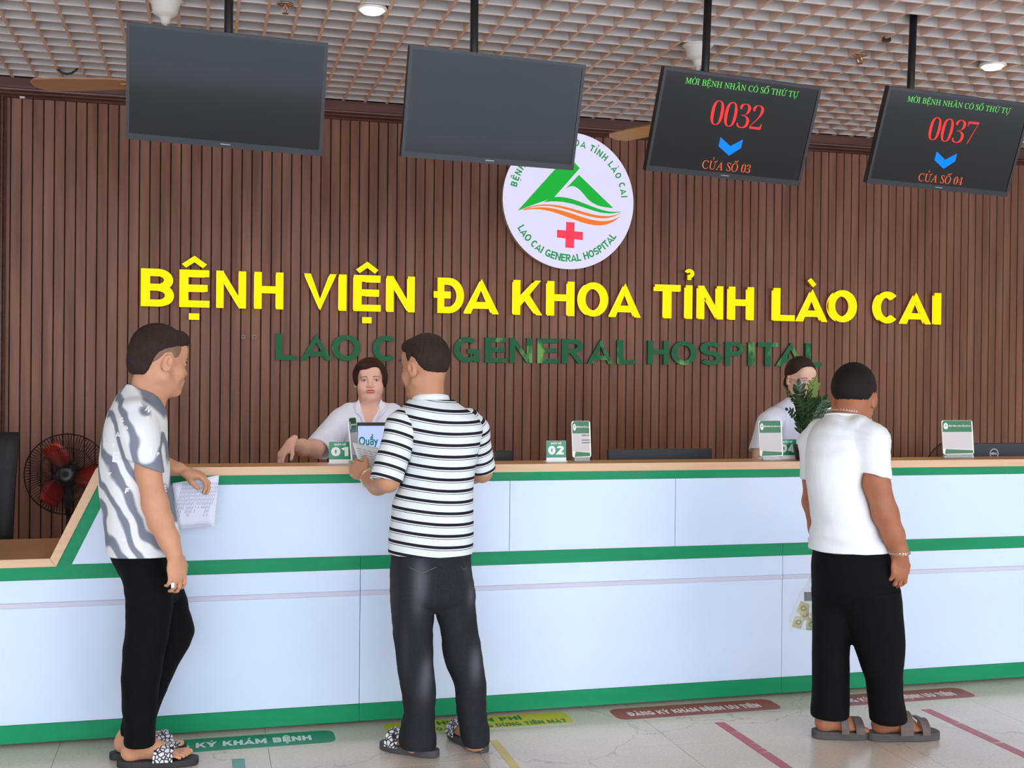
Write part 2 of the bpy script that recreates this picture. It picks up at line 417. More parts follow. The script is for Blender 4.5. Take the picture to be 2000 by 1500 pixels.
for a, c in ((XL, .648), (.648, 2.622), (2.622, XE)):
    MB().prism([(YF-.001, .566), (YF-.007, .564), (YF-.004, .546), (YF-.001, .544)], lambda q, z, d: (d, q, z), a+.001, c-.001).build('raised_strip', lilac, rc)
# continuous wooden tops
wt = MB()
wt.box((-.40, YF-.006, 1.0602), (XE, YF, 1.0945), 0); wt.box((-.40, YF, 1.0602), (XE, 5.10, 1.0945), 1)
wt.prism([(-.582, .7385), (-.559, .7062), (-.559+.354*sl, 1.0602), (-.4, 1.0602), (-.4, 1.0945), (-.4125, 1.0945)], XYZ, YF-.006, YF+.0)
wt.prism([(-.582, .7385), (-.559, .7062), (-.559+.354*sl, 1.0602), (-.4, 1.0602), (-.4, 1.0945), (-.4125, 1.0945)], XYZ, YF, 5.10, 0)
o = wt.build('counter_ledge', [ash, ashtop])
tag(o, 'narrow pale wooden ledge along the counter top with its slanted left end', 'worktop')
dk = MB(); dk.prism([(XL, .7065), (-.5605, .7065), (-.5835, .7385), (XL, .7385)], XYZ, YF-.006, YF, 0); dk.box((XL, YF, .7065), (-.5825, 5.5, .7385), 1)
dk.box((-.5825, 5.11, .7065), (XE, 5.58, .7385), 1)
dk.box((XL, 5.45, 0), (XE, 5.47, .7065), 1)
o = dk.build('desk_worktop', [ash, ashtop]); tag(o, 'lower wooden desk top at the left end behind the slanted counter edge', 'desk')

# ================================================================ WALL LETTERS
def lit(name, rgb, st, face=None):
    return mat(name, face or tuple(int(v*.4) for v in rgb), .5, spec=.1, emit=rgb, estr=st*.76)
yel = lit('yellow_lit_face', (255, 230, 0), 1.0)
gold = mat('gold_letter_side', (214, 158, 30), .25, metal=.6)
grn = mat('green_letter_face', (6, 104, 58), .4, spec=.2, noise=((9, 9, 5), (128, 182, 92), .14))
gr_ = [n for n in grn.node_tree.nodes if n.type == 'VALTORGB'][0].color_ramp.elements; gr_[0].position = .56; gr_[1].position = .68  # pale patches paint reflections into the colour of the green faces
grns = mat('green_letter_side', (10, 70, 44), .4)
Wt = .185
def wall_letters(words, boxes, z0, h, y_face, depth, fm_, sm, name, lab, group, dz):
    """each letter a thing of its own; marks above and below are parts"""
    i = 0; count = {}
    for wi, word in enumerate(words):
        for li, ch in enumerate(word):
            xa, xb = boxes[i]; i += 1
            d = unicodedata.normalize('NFD', ch); Z, wd = glyph(d[0], Wt)
            if d[0] == 'Đ': pass
            sx = (xb-xa)/wd; x0 = xa
            if d[0] == 'Đ': sx = (xb-xa)/(wd+.1); x0 = xa+.1*sx
            zb = z0+dz*(i-1)
            def put(mb, strokes):
                for si, ((P, c), tw, cl) in enumerate(strokes):
                    fn = lambda a, b_, dd: (x0+a*sx, dd, zb+b_*h)
                    mb.strip(P, tw, fn, y_face-.0004*si, y_face+.002, c, cl, 0); mb.strip(P, tw, fn, y_face+.002, y_face+depth, c, cl, 1)
                return mb
            o = put(MB(), [(z, Wt, (0, 1)) for z in Z]).build(name, [fm_, sm])
            for (P, c), tw in accents(d[1:], wd, Wt):
                put(MB(), [((P, c), tw*1.15, None)]).build('accent_mark' if P[0][1] > .5 else 'under_dot', [fm_, sm], o)
            nth = count.get(ch, 0)+1; count[ch] = nth
            tag(o, lab(ch, word, li, nth, wi), 'sign letter', group)
ORD = ['first', 'second', 'third', 'fourth', 'fifth', 'sixth', 'seventh', 'eighth']
yw = ['BỆNH', 'VIỆN', 'ĐA', 'KHOA', 'TỈNH', 'LÀO', 'CAI']
yb = [(-.362,-.177),(-.144,.027),(.068,.242),(.29,.463),(.599,.77),(.798,.845),(.889,1.054),(1.093,1.27),(1.391,1.585),(1.598,1.799),(1.907,2.092),(2.133,2.317),(2.345,2.549),(2.57,2.763),(2.875,3.057),(3.094,3.142),(3.183,3.365),(3.406,3.591),(3.736,3.898),(3.929,4.133),(4.153,4.375),(4.507,4.714),(4.735,4.949),(4.99,5.045)]
wall_letters(yw, yb, 1.873, .223, 7.15, .028, yel, gold, 'sign_letter',
    lambda ch, wd, li, n, wi: 'yellow lit wall letter %s, %s letter of %s in the top line' % (ch, ORD[li], wd), 'yellow lit letters of the top line', .0003)
gw = ['LAO', 'CAI', 'GENERAL', 'HOSPITAL']
gb = [(.421,.546),(.58,.752),(.761,.938),(1.011,1.174),(1.197,1.372),(1.39,1.432),(1.527,1.697),(1.731,1.869),(1.893,2.043),(2.077,2.215),(2.243,2.393),(2.428,2.588),(2.623,2.756),(2.839,2.988),(3.006,3.187),(3.213,3.373),(3.396,3.539),(3.566,3.612),(3.638,3.788),(3.784,3.986),(3.997,4.123)]
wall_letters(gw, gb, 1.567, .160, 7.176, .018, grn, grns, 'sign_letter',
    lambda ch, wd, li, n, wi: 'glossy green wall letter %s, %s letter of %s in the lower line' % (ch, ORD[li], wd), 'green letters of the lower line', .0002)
# soft glow of the letters on the wall comes from small lamps hidden in their backs
for k in range(12):
    lamp('letter_back_light', 'AREA', (-.2+k*.455, 7.178, 1.985), .9, (1, .55, .06), .4, .2, (PI/2, 0, PI))

# round logo light box
lg = thing('logo_light_box', 'round white lit logo box with green mountain and red cross on the slatted wall', 'light box', (2.266, 7.16, 2.62))
LCX, LCZ, R = 2.266, 2.618, .441
lw = lit('logo_lit_face', (230, 227, 255), .84); lr = mat('logo_rim', (220, 200, 160), .3, metal=.4)
mb = MB(); mb.lathe([(R-.004, 0), (R-.004, .06)], (LCX, 7.19, LCZ), 96, 1, (0, -1, 0)); mb.build('rim', [lr, lr], lg)
MB().lathe([(R, .0), (R, .006)], (LCX, 7.131, LCZ), 96, 0, (0, -1, 0)).build('lit_face', [lw], lg)
lgn = lit('logo_green', (34, 182, 64), .85); lor = lit('logo_orange', (244, 124, 44), .9); lrd = lit('logo_red', (252, 66, 90), .95); ltx = lit('logo_lettering', (44, 158, 84), .8)
LX = lambda px, pz: (LCX+(px-728)/632*R*1.0, LCZ-(pz-772)/655*R)
def lp(name, pts, m_, d):
    P = [LX(*q) for q in pts]; return MB().prism(P, XYZ, 7.125-d, 7.1245).build(name, m_, lg)
def bez(p0, p1, p2, p3, n=14): return [tuple((1-t_)**3*a+3*(1-t_)**2*t_*b_+3*(1-t_)*t_*t_*c+t_**3*d for a, b_, c, d in zip(p0, p1, p2, p3)) for t_ in [i/n for i in range(n+1)]]
lp('green_peak', [(235, 893), (690, 360), (755, 385), (828, 455), (585, 745), (480, 790), (330, 850)], lgn, .001)
lp('green_slope', bez((693, 660), (760, 610), (800, 620), (900, 740)) + bez((900, 740), (970, 805), (1040, 820), (1160, 822)) + [(820, 520)], lgn, .001)
def wave(name, m_, t0, t1, d):
    top = bez(*t0); bot = bez(*t1); mb = MB(); fn = lambda q, d_: (LX(*q)[0], 7.1245-d_, LX(*q)[1])
    n = len(top)
    for i in range(n-1):
        mb.add([fn(top[i], d), fn(top[i+1], d), fn(bot[i+1], d), fn(bot[i], d), fn(top[i], 0), fn(top[i+1], 0), fn(bot[i+1], 0), fn(bot[i], 0)], [(0, 1, 2, 3), (4, 7, 6, 5), (0, 4, 5, 1), (3, 2, 6, 7)])
    mb.build(name, m_, lg, fix=False)
wave('green_wave', lgn, ((560, 748), (800, 700), (1000, 900), (1240, 850)), ((480, 800), (800, 730), (980, 940), (1230, 856)), .0012)
wave('orange_wave', lor, ((250, 890), (640, 680), (960, 1010), (1232, 866)), ((300, 876), (660, 720), (960, 1050), (1228, 872)), .0012)
wave('orange_wave', lor, ((290, 880), (660, 745), (960, 1080), (1228, 898)), ((300, 884), (640, 790), (960, 1160), (1222, 906)), .0014)
mb = MB()
for q in ([(700, 976), (782, 978), (778, 1225), (694, 1222)], [(613, 1055), (864, 1066), (864, 1144), (613, 1130)]): mb.prism([LX(*p_) for p_ in q], XYZ, 7.1233, 7.1245)
mb.build('red_cross', lrd, lg)
def ring_text(text, Rr, h, a0, a1, top):
    L, tot = layout(text, .2, .16, .42); i = 0
    for word in text.split():
        mb = MB()
        for ch, Z, Acc, x, wd in L[i:i+len(word)]:
            t_ = math.radians(a0+(a1-a0)*(x+wd/2)/tot); ct, st = math.cos(t_), math.sin(t_)
            ux, uz, vx, vz = (st, -ct, ct, st) if top else (-st, ct, -ct, -st)
            ox, oz = LCX+Rr*ct, LCZ+Rr*st
            g = lambda a, b_, d: (ox+ux*(a-wd/2)*h+vx*b_*h, d, oz+uz*(a-wd/2)*h+vz*b_*h)
            for P, c in Z: mb.strip(P, .2, g, 7.1235, 7.1245, c, (0, 1))
            for (P, c), tt in Acc: mb.strip(P, tt, g, 7.1235, 7.1245, c, None)
        i += len(word); mb.build('lettering', ltx, lg)
ring_text('BỆNH VIỆN ĐA KHOA TỈNH LÀO CAI', .357, .043, 169, 6, True)
ring_text('LAO CAI GENERAL HOSPITAL', .393, .048, 209, 326, False)

# small leftovers on the wall
pl = mat('grey_fixing', (142, 120, 112), .5)
for px in (475, 497):
    q = PX(px, 658, 7.19); o = MB().box((q[0]-.011, 7.188, q[2]-.011), (q[0]+.011, 7.2, q[2]+.011)).build('fixing_plate', pl)
    MB().box((q[0]-.005, 7.186, q[2]-.003), (q[0]+.005, 7.188, q[2]+.003)).build('slot', groove, o)
    tag(o, '%s of two small grey fixing plates on the slats left of the green L' % ('left' if px == 475 else 'right'), 'fixing plate', 'fixing plates')

# ================================================================ SCREENS ON CEILING POLES
blk = mat('black_bezel', (26, 26, 29), .35); scr = mat('dark_screen', (9, 9, 12), .1, spec=.35)
pole_m = mat('black_pole', (24, 22, 24), .4); silver = mat('silver_mark', (150, 150, 155), .3, metal=.6)
t_green = lit('screen_green', (120, 250, 110), .75); t_red = lit('screen_red', (255, 62, 58), .9); t_blue = lit('screen_blue', (10, 130, 255), 1.0); t_or = lit('screen_orange', (240, 110, 60), .8)
TVW = .76
tvs = [(.079, 4.6864, 1.1141, .3216, -.0779, -.0472, None, .50), (1.1572, 4.6672, 1.1096, .2844, .0737, -.0057, None, .412),
       (2.2322, 4.6472, 1.0992, .3616, .0467, -.0292, ('0032', '03'), .345), (3.3443, 4.6878, 1.111, .3549, -.0004, -.0348, ('0037', '04'), .278)]
tvlab = ['black switched-off screen on a ceiling pole, leftmost of the four', 'black switched-off screen on a ceiling pole, partly covering the round logo',
         'black ceiling screen showing red number 0032 and window 03', 'black ceiling screen showing red number 0037 and window 04']
for (x, y, z, tl, yw, rl, txt, up_), lb in zip(tvs, tvlab):
    z += CAM_H; Wd = TVW; H = Wd*.58
    u = Vector((math.cos(yw)*math.cos(rl), math.sin(yw)*math.cos(rl), math.sin(rl)))
    n = u.cross(Vector((0, 0, 1))).normalized()
    up0 = n.cross(u)*-1 if (n.cross(u)).z < 0 else n.cross(u)
    up = (math.cos(tl)*up0+math.sin(tl)*n).normalized(); nn = u.cross(up).normalized()
    c = Vector((x, y, z))
    if nn.y > 0: nn = -nn
    fn = lambda a, b, d: tuple(c+u*((a-.5)*Wd)+up*((.5-b)*H)+nn*d)      # a, b: 0..1 right and down, d towards the room
    tv = thing('hanging_screen', lb, 'screen', tuple(c), 'ceiling screens over the counter')
    fr = MB(); e1, e2 = .013/.76*1.0, .03
    def ringf(mb, a0, b0, a1, b1, c0, d0_, c1, d1_, q0, q1):
        O = [(a0, b0), (a1, b0), (a1, b1), (a0, b1)]; I = [(c0, d0_), (c1, d0_), (c1, d1_), (c0, d1_)]
        vs = [fn(*p_, q1) for p_ in O]+[fn(*p_, q1) for p_ in I]+[fn(*p_, q0) for p_ in O]+[fn(*p_, q0) for p_ in I]
        fs = []
        for i in range(4):
            j = (i+1) % 4; fs += [(i, j, j+4, i+4), (i, i+8, j+8, j), (i+4, j+4, j+12, i+12), (i+8, i+12, j+12, j+8)]
        mb.add(vs, fs)
    ringf(fr, 0, 0, 1, 1, .017, .03, .983, .945, -.035, 0)
    fr.build('bezel', blk, tv)
    MB().prism([(.017, .03), (.983, .03), (.983, .945), (.017, .945)], fn, -.012, -.003).build('display', scr, tv)
    MB().prism([(.02, .03), (.98, .03), (.98, .97), (.02, .97)], fn, -.05, -.034).build('rear_cover', blk, tv)
    MB().prism([(.475, .966), (.525, .966), (.525, .974), (.475, .974)], fn, -.001, .0008).build('maker_mark', silver, tv)
    if txt:
        g = lambda x0, y0: (lambda a, b, d: fn(x0+a/Wd, y0-b/H, d))
        mb = MB(); write_serif(mb, 'MỜI BỆNH NHÂN CÓ SỐ THỨ TỰ', g(.142, .13), .0245, .715*Wd, -.0022, off=-.018); mb.build('screen_caption', t_green, tv, fix=False)
        mb = MB(); write_serif(mb, txt[0], g(.335, .492), .105, .332*Wd, -.0022, off=-.022, gap=.05); mb.build('queue_number', t_red, tv, fix=False)
        mb = MB(); MB.prism(mb, [(.424, .598), (.497, .675), (.568, .598), (.568, .682), (.501, .77), (.424, .69)], fn, -.0028, -.0022); mb.build('blue_arrow', t_blue, tv)
        mb = MB(); write_serif(mb, 'CỬA SỐ '+txt[1], g(.344, .922), .036, .312*Wd, -.0022, off=-.018); mb.build('window_caption', t_or, tv, fix=False)
    tp = fn(up_, .0, -.045)
    tp = Vector(fn(up_, .5, -.065))
    MB().prism([(up_-.12, .3), (up_+.12, .3), (up_+.12, .7), (up_-.12, .7)], fn, -.062, -.049).build('mount_plate', pole_m, tv)
    mb = MB(); lean = (.035 if txt else 0,)
    mb.tube([(tp.x, tp.y+.03, tp.z-.06), (tp.x+lean[0]*.5, tp.y+.03, (tp.z+GRID_Z)/2), (tp.x+lean[0]*1.1, tp.y+.03, 3.55)], .0175, 16)
    mb.tube([(tp.x, tp.y+.035, tp.z), tuple(Vector(fn(up_, .5, -.055)))], .014, 10); mb.build('ceiling_pole', pole_m, tv, smooth=True)

# ================================================================ CEILING FITTINGS
fanw = mat('fan_white', (228, 220, 208), .4); fanb = mat('fan_blade_wood', (168, 122, 92), .35, noise=((3, 30, 30), (188, 140, 108), .3))
brass = mat('fan_brass', (196, 150, 90), .3, metal=.7)
for (fx, fy, a0, lb) in ((-.182, 5.49, 160, 'white ceiling fan with brown blades mostly behind the leftmost screen'), (2.405, 5.44, 113, 'white ceiling fan with brown blades mostly behind the 0032 screen')):
    fan = thing('ceiling_fan', lb, 'ceiling fan', (fx, fy, 2.8), 'ceiling fans')
    MB().lathe([(.014, 3.06), (.02, 3.066), (.024, 3.084), (.03, 3.092), (.048, 3.1), (.054, 3.108), (.064, 3.15), (.07, 3.158), (.078, 3.163), (.078, 3.168), (.06, 3.172), (.03, 3.174)], (fx, fy, 0), 32).build('canopy', fanw, fan, smooth=True)
    MB().tube([(fx, fy, 2.84), (fx, fy, 3.07)], .0125, 12).build('down_rod', fanw, fan, smooth=True)
    MB().lathe([(.02, 2.86), (.06, 2.85), (.1, 2.83), (.115, 2.79), (.105, 2.755), (.06, 2.735), (.02, 2.73)], (fx, fy, 0), 36).build('motor', fanw, fan, smooth=True)
    for k in range(3):
        a = math.radians(a0+120*k); ca, sa = math.cos(a), math.sin(a)
        P = [(.16, -.035), (.2, -.055), (.44, -.07), (.585, -.062), (.62, -.02), (.62, .03), (.585, .066), (.44, .068), (.2, .05), (.16, .035)]
        bl = MB().prism(P, lambda r_, q, d: (fx+ca*r_-sa*q, fy+sa*r_+ca*q, 2.79+.16*q+d), 0, .007).build('blade', fanb, fan)
        MB().prism([(.09, -.015), (.2, -.02), (.2, .02), (.09, .015)], lambda r_, q, d: (fx+ca*r_-sa*q, fy+sa*r_+ca*q, 2.782+.1*q+d), 0, .006).build('blade_bracket', brass, bl)
lampf = mat('lamp_white', (240, 238, 232), .4); glow = lit('lamp_lit_disc', (255, 250, 225), 9)
for (x, y, lb) in ((.735, 5.33, 'round lit ceiling downlight left of centre, above the first two screens'), (4.05, 5.32, 'round lit ceiling downlight above the 0037 screen')):
    d = thing('downlight', lb, 'ceiling light', (x, y, GRID_Z), 'ceiling downlights')
    MB().lathe([(.045, .05), (.062, .02), (.07, .002), (.07, -.004), (.052, -.006), (.05, 0), (.045, .01)], (x, y, GRID_Z), 40).build('rim', lampf, d, smooth=True)
    MB().lathe([(.044, -.016), (.05, -.008), (.05, .002), (.02, .004)], (x, y, GRID_Z), 40).build('lit_disc', glow, d)
    lamp('downlight_or_fill_spot', 'SPOT', (x, y, GRID_Z-.03), 30, (1, .95, .86), .05, None, (0, 0, 0), 2.5)
chrome = mat('sprinkler_chrome', (196, 160, 140), .2, metal=.9)
for (x, y, lb) in ((.345, 5.37, 'small chrome sprinkler in the ceiling grid above the leftmost screen'), (3.27, 5.345, 'small chrome sprinkler in the ceiling grid between the 0032 and 0037 screens')):
    d = thing('sprinkler', lb, 'sprinkler', (x, y, GRID_Z), 'ceiling sprinklers')
    MB().lathe([(.036, .002), (.038, -.003), (.02, -.008), (.012, -.006)], (x, y, GRID_Z), 24).build('rose', chrome, d, smooth=True)
    mb = MB(); mb.tube([(x, y, GRID_Z-.005), (x, y, GRID_Z-.02)], .006, 10)
    for sg in (-1, 1): mb.tube([(x+sg*.006, y, GRID_Z-.012), (x+sg*.013, y, GRID_Z-.024), (x+sg*.004, y, GRID_Z-.04)], .0028, 6)
    mb.build('yoke', chrome, d); MB().lathe([(.015, 0), (.015, .002)], (x, y, GRID_Z-.043), 16).build('deflector', chrome, d)
mb = MB(); mb.box((3.225, 5.05, GRID_Z-.012), (3.262, 5.075, GRID_Z+.01)); o = mb.build('ceiling_sensor', blk, bevel=.002)
tag(o, 'tiny black box fixed under the ceiling grid right of the sprinkler', 'sensor')
mb = MB(); mb.tube([(-.82, 6.88, GRID_Z+.03), (-.80, 6.88, GRID_Z+.002), (-.775, 6.88, GRID_Z-.018), (-.75, 6.88, GRID_Z-.022), (-.725, 6.88, GRID_Z-.016), (-.70, 6.88, GRID_Z+.004), (-.69, 6.88, GRID_Z+.03)], .006, 8)
tag(mb.build('ceiling_cable', blk, smooth=True), 'short black cable loop sagging through the ceiling grid at the left', 'cable')
mb = MB(); q = PX(44, 190, 7.16); mb.box((q[0]-.014, 7.15, q[2]-.006), (q[0]+.014, 7.178, q[2]+.004)); tag(mb.build('plastic_clip', fanw, bevel=.001), 'tiny white clip under the wooden trim at the top left', 'clip')

# ================================================================ FLOOR STICKERS
def rrect(x0, y0, x1, y1, r, n=6):
    P = []
    for cx_, cy_, a in ((x1-r, y1-r, 0), (x0+r, y1-r, 90), (x0+r, y0+r, 180), (x1-r, y0+r, 270)):
        P += arc(cx_, cy_, r, r, a, a+90, n)
    return P
FL = lambda a, b, d: (a, b, d)
clr = mat('clear_film', (206, 198, 188), .25)
def sticker(name, lb, x0, y0, x1, y1, rgb, lines, tcol):
    st = thing(name, lb, 'floor sticker', ((x0+x1)/2, (y0+y1)/2, 0), 'floor stickers by the counter')
    sm = mat('sticker_%d' % rgb[0], rgb, .35, noise=((6, 6, 6), tuple(min(255, v+14) for v in rgb), .3))
    MB().prism(rrect(x0-.012, y0-.012, x1+.012, y1+.012, .05), FL, .0002, .0007).build('clear_border', clr, st)
    MB().prism(rrect(x0, y0, x1, y1, .045), FL, .0002, .0012).build('printed_film', sm, st)
    tm = mat('sticker_text_%d' % tcol[0], tcol, .45)
    for tx, xa, xb, yb, h in lines:
        mb = MB(); write(mb, tx, lambda a, b, d: (xa+a, yb+b, d), h, xb-xa, W=.235, d0=.0012, d1=.0016, gap=.1, space=.4); mb.build('lettering', tm, st)
sticker('floor_sticker', 'green floor sticker with white lettering before the left counter end', -.275, 4.672, .53, 4.838, (28, 130, 92), [('ĐĂNG KÝ KHÁM BỆNH', -.21, .435, 4.722, .062)], (214, 226, 218))
sticker('floor_sticker', 'yellow floor sticker with two green text lines behind the striped shirt man', .745, 4.705, 1.55, 4.875, (196, 186, 30), [('THU VIỆN PHÍ', .93, 1.34, 4.80, .05), ('THANH TOÁN KHÔNG DÙNG TIỀN MẶT', .775, 1.52, 4.722, .046)], (30, 110, 62))
sticker('floor_sticker', 'red floor sticker with white lettering in the open between the two men', 1.745, 4.695, 2.53, 4.86, (158, 58, 62), [('ĐĂNG KÝ KHÁM BỆNH ƯU TIÊN', 1.815, 2.445, 4.742, .056)], (232, 216, 212))
sticker('floor_sticker', 'red floor sticker with white lettering behind the legs of the man at the right', 2.735, 4.67, 3.525, 4.838, (158, 58, 62), [('ĐĂNG KÝ KHÁM BỆNH ƯU TIÊN', 2.805, 3.44, 4.717, .056)], (232, 216, 212))
def tape(lb, x, y_start, rgb, wd, cuts, tilt=0):
    sm = mat('tape_%d' % rgb[0], rgb, .4, noise=((8, 8, 8), tuple(min(255, v+16) for v in rgb), .3))
    tp_ = thing('floor_tape', lb, 'floor tape', (x, y_start-.3, 0), 'guide tapes on the floor')
    y = y_start
    for ln, gp in cuts:
        MB().prism([(x-wd/2, y-ln), (x+wd/2, y-ln+.006), (x+wd/2, y), (x-wd/2, y+.004)], FL, .0002, .0011).build('tape_piece', sm, tp_); y -= ln+gp
tape('red guide tape on the floor below the open red sticker', 2.154, 4.568, (172, 72, 84), .045, [(.135, .006), (.15, .005), (.06, .006), (.04, .006), (.5, .01), (.8, 0)])
tape('red guide tape on the floor right of the man in the plain white shirt', 3.15, 4.542, (172, 72, 84), .047, [(.215, .008), (.085, .004), (.17, .012), (.9, 0)])
tape('yellow guide tape on the floor beside the striped shirt man', 1.15, 4.548, (200, 176, 84), .036, [(.4, .01), (.8, 0)])
tape('short green guide tape on the floor below the green sticker', .14, 4.55, (84, 148, 132), .048, [(.3, .01), (.6, 0)])

# ================================================================ SIGNS AND HOLDERS ON THE LEDGE
LZ = 1.0945
sgreen = mat('sign_green', (8, 140, 94), .3); swhite = mat('sign_white', (240, 244, 242), .35); dgreen = mat('holder_green', (16, 108, 58), .3)
hgrey = mat('holder_insert', (206, 198, 196), .3); acr = mat('clear_acrylic', (235, 238, 238), .08, trans=.85, spec=.6); hprint = mat('small_print', (96, 84, 80), .5)
def frame(o, yaw, tilt=0):
    o = Vector(o); u = Vector((math.cos(yaw), math.sin(yaw), 0)); n = Vector((-math.sin(yaw), math.cos(yaw), 0))
    v = Vector((0, 0, math.cos(tilt)))+n*math.sin(tilt)
    return lambda a, b, d: tuple(o+u*a+v*b-n*d)
def number_sign(px, base_py, num, lb, yaw=0, Y=5.03, w_=.094, h_=.094):
    q = PX(px, base_py, Y); fn = frame((q[0], Y, LZ), yaw, .08)
    st = thing('counter_number_sign', lb, 'number sign', (q[0], Y, LZ), 'counter number signs')
    MB().prism([(-w_/2, .002), (w_/2, .002), (w_/2, h_+.001), (-w_/2, h_+.001)], fn, -.003, 0).build('acrylic_backing', acr, st)
    MB().prism([(-w_/2, .018), (w_/2, .018), (w_/2, h_), (-w_/2, h_)], fn, 0, .0015).build('green_card', sgreen, st)
    MB().prism([(-w_/2, .001), (w_/2, .001), (w_/2, .018), (-w_/2, .018)], fn, 0, .0015).build('white_strip', swhite, st)
    MB().prism([(-w_/2-.004, 0), (w_/2+.004, 0), (w_/2+.004, .003), (-w_/2-.004, .003)], fn, -.03, .008).build('foot', swhite, st)
    mb = MB(); write(mb, 'QUẦY SỐ', lambda a, b, d: fn(a-.025, b+h_*.83, d), .0085, .05, .22, .0015, .002); mb.build('caption', swhite, st)
    mb = MB(); write(mb, num, lambda a, b, d: fn(a-.038, b+h_*.34, d), h_*.42, .074, .24, .0015, .0022, gap=.1); mb.build('number', swhite, st)
number_sign(664, 906, '01', 'green and white counter sign with number 01 on the ledge')
number_sign(1086.5, 901, '02', 'green and white counter sign with number 02 on the ledge')
number_sign(1539, 897, '04', 'green and white counter sign with number 04 half behind a notice holder', 0, 5.06)
def holder(px, py, lb, wpx, hh, yaw, Y=5.03, text=False, Wreal=None):
    q = PX(px, py, Y); w_ = Wreal or wpx*MPP(q)/math.cos(yaw); fn = frame((q[0], Y, LZ), yaw, .10)
    st = thing('notice_holder', lb, 'notice holder', (q[0], Y, LZ), 'acrylic notice holders')
    r_ = .012; z0 = .016
    P = [(a-w_/2, b+z0) for a, b in rrect(0, 0, w_, hh, r_)]
    MB().prism(P, fn, -.005, 0).build('acrylic_panel', mat('holder_edge', (238, 240, 226), .15), st)
    Q = [(a-w_/2, b+z0) for a, b in rrect(.003, .003, w_-.006, hh-.003, r_*.8)]
    MB().prism([p_ for p_ in [(-w_/2+.003, z0+.03), (w_/2-.007, z0+.026), (w_/2-.007, z0+hh*.66), (-w_/2+.003, z0+hh*.66)]], fn, 0, .0008).build('grey_insert', hgrey, st)
    MB().prism([(-w_/2+.003, z0+hh*.66), (w_/2-.007, z0+hh*.66), (w_/2-.007, z0+hh-.004), (w_/2-.012, z0+hh-.001), (-w_/2+.012, z0+hh-.001), (-w_/2+.003, z0+hh-.012)], fn, 0, .0008).build('green_header', dgreen, st)
    MB().prism([(-w_/2+.016, z0+.028), (w_/2-.007, z0+.022), (w_/2-.007, z0+.006), (-w_/2+.010, z0+.004)], fn, .0008, .0014).build('green_footer', dgreen, st)
    e = MB(); cxx, czz = -w_/2+.1*w_+.004, z0+hh*.83
    e.prism([(cxx+.072*w_*math.cos(k*PI/12), czz+.016*math.sin(k*PI/12)) for k in range(24)], fn, .0008, .0014); em = e.build('emblem', swhite, st)
    MB().prism([(cxx-.04*w_, czz-.006), (cxx, czz+.010), (cxx+.045*w_, czz-.003), (cxx, czz+.002)], fn, .0014, .0018).build('emblem_peak', dgreen, em)
    mb = MB(); write(mb, 'BỆNH VIỆN ĐA KHOA TỈNH LÀO CAI', lambda a, b, d: fn(a-w_/2+.22*w_, b+czz-.002, d), .0065, .70*w_, .2, .0008, .0013); mb.build('header_lettering', swhite, st)
    if text:
        mb = MB(); write(mb, 'THÔNG TIN', lambda a, b, d: fn(a-.0, b+z0+.098, d), .008, .04, .2, .0008, .0013)
        mb.box((0, 0, 0), (0, 0, 0)) if False else None
        for k in range(2): mb.strip([(0.0, z0+.08-.012*k), (.043, z0+.08-.012*k)], .004, fn, .0008, .0013)
        mb.build('printed_lines', hprint, st)
    MB().prism([(-w_/2+.008, 0), (w_/2-.012, 0), (w_/2-.012, .017), (-w_/2+.008, .017)], fn, -.02, .012).build('clear_foot', acr, st, bevel=.001)
holder(696, 908, 'notice holder turned almost edge-on between the 01 sign and the display', 16, .185, 1.12, 4.975, False, .1)
holder(1137, 899, 'tall notice holder with printed lines beside the 02 sign', 40, .168, .12, 5.04, True)
holder(1507.5, 897, 'blank notice holder left of the leafy plant in front of the 04 sign', 53, .172, .12, 5.0)
holder(1873, 894, 'blank notice holder at the right beside the monitor with a round logo', 71, .172, .03, 5.03)
# small display reading Quầy
q = PX(735, 905, 5.03); fn = frame((q[0], 5.05, LZ), .02, .16)
ds = thing('counter_display', 'small lit display with teal word on the ledge in front of the short-haired clerk', 'display', (q[0], 5.05, LZ))
MB().prism(rrect(-.078, .012, .09, .178, .004), fn, -.012, 0).build('housing', blk, ds)
MB().prism([(-.0755, .016), (.088, .016), (.088, .163), (-.0755, .163)], fn, 0, .001).build('lit_panel', lit('display_lit', (196, 214, 255), .8), ds)
vs, fs = font_mesh('Quầy', .026); V = np.array(vs); V -= [V[:, 0].min(), 0]
mb = MB().add([fn(-.073+v[0]*.0505*.72, .079+v[1]*.0505, .0016) for v in V], fs); mb.build('display_word', lit('display_teal', (0, 140, 150), .5), ds, fix=False)
MB().prism([(-.05, 0), (.06, 0), (.06, .014), (-.05, .014)], fn, -.06, .01).build('stand', blk, ds)

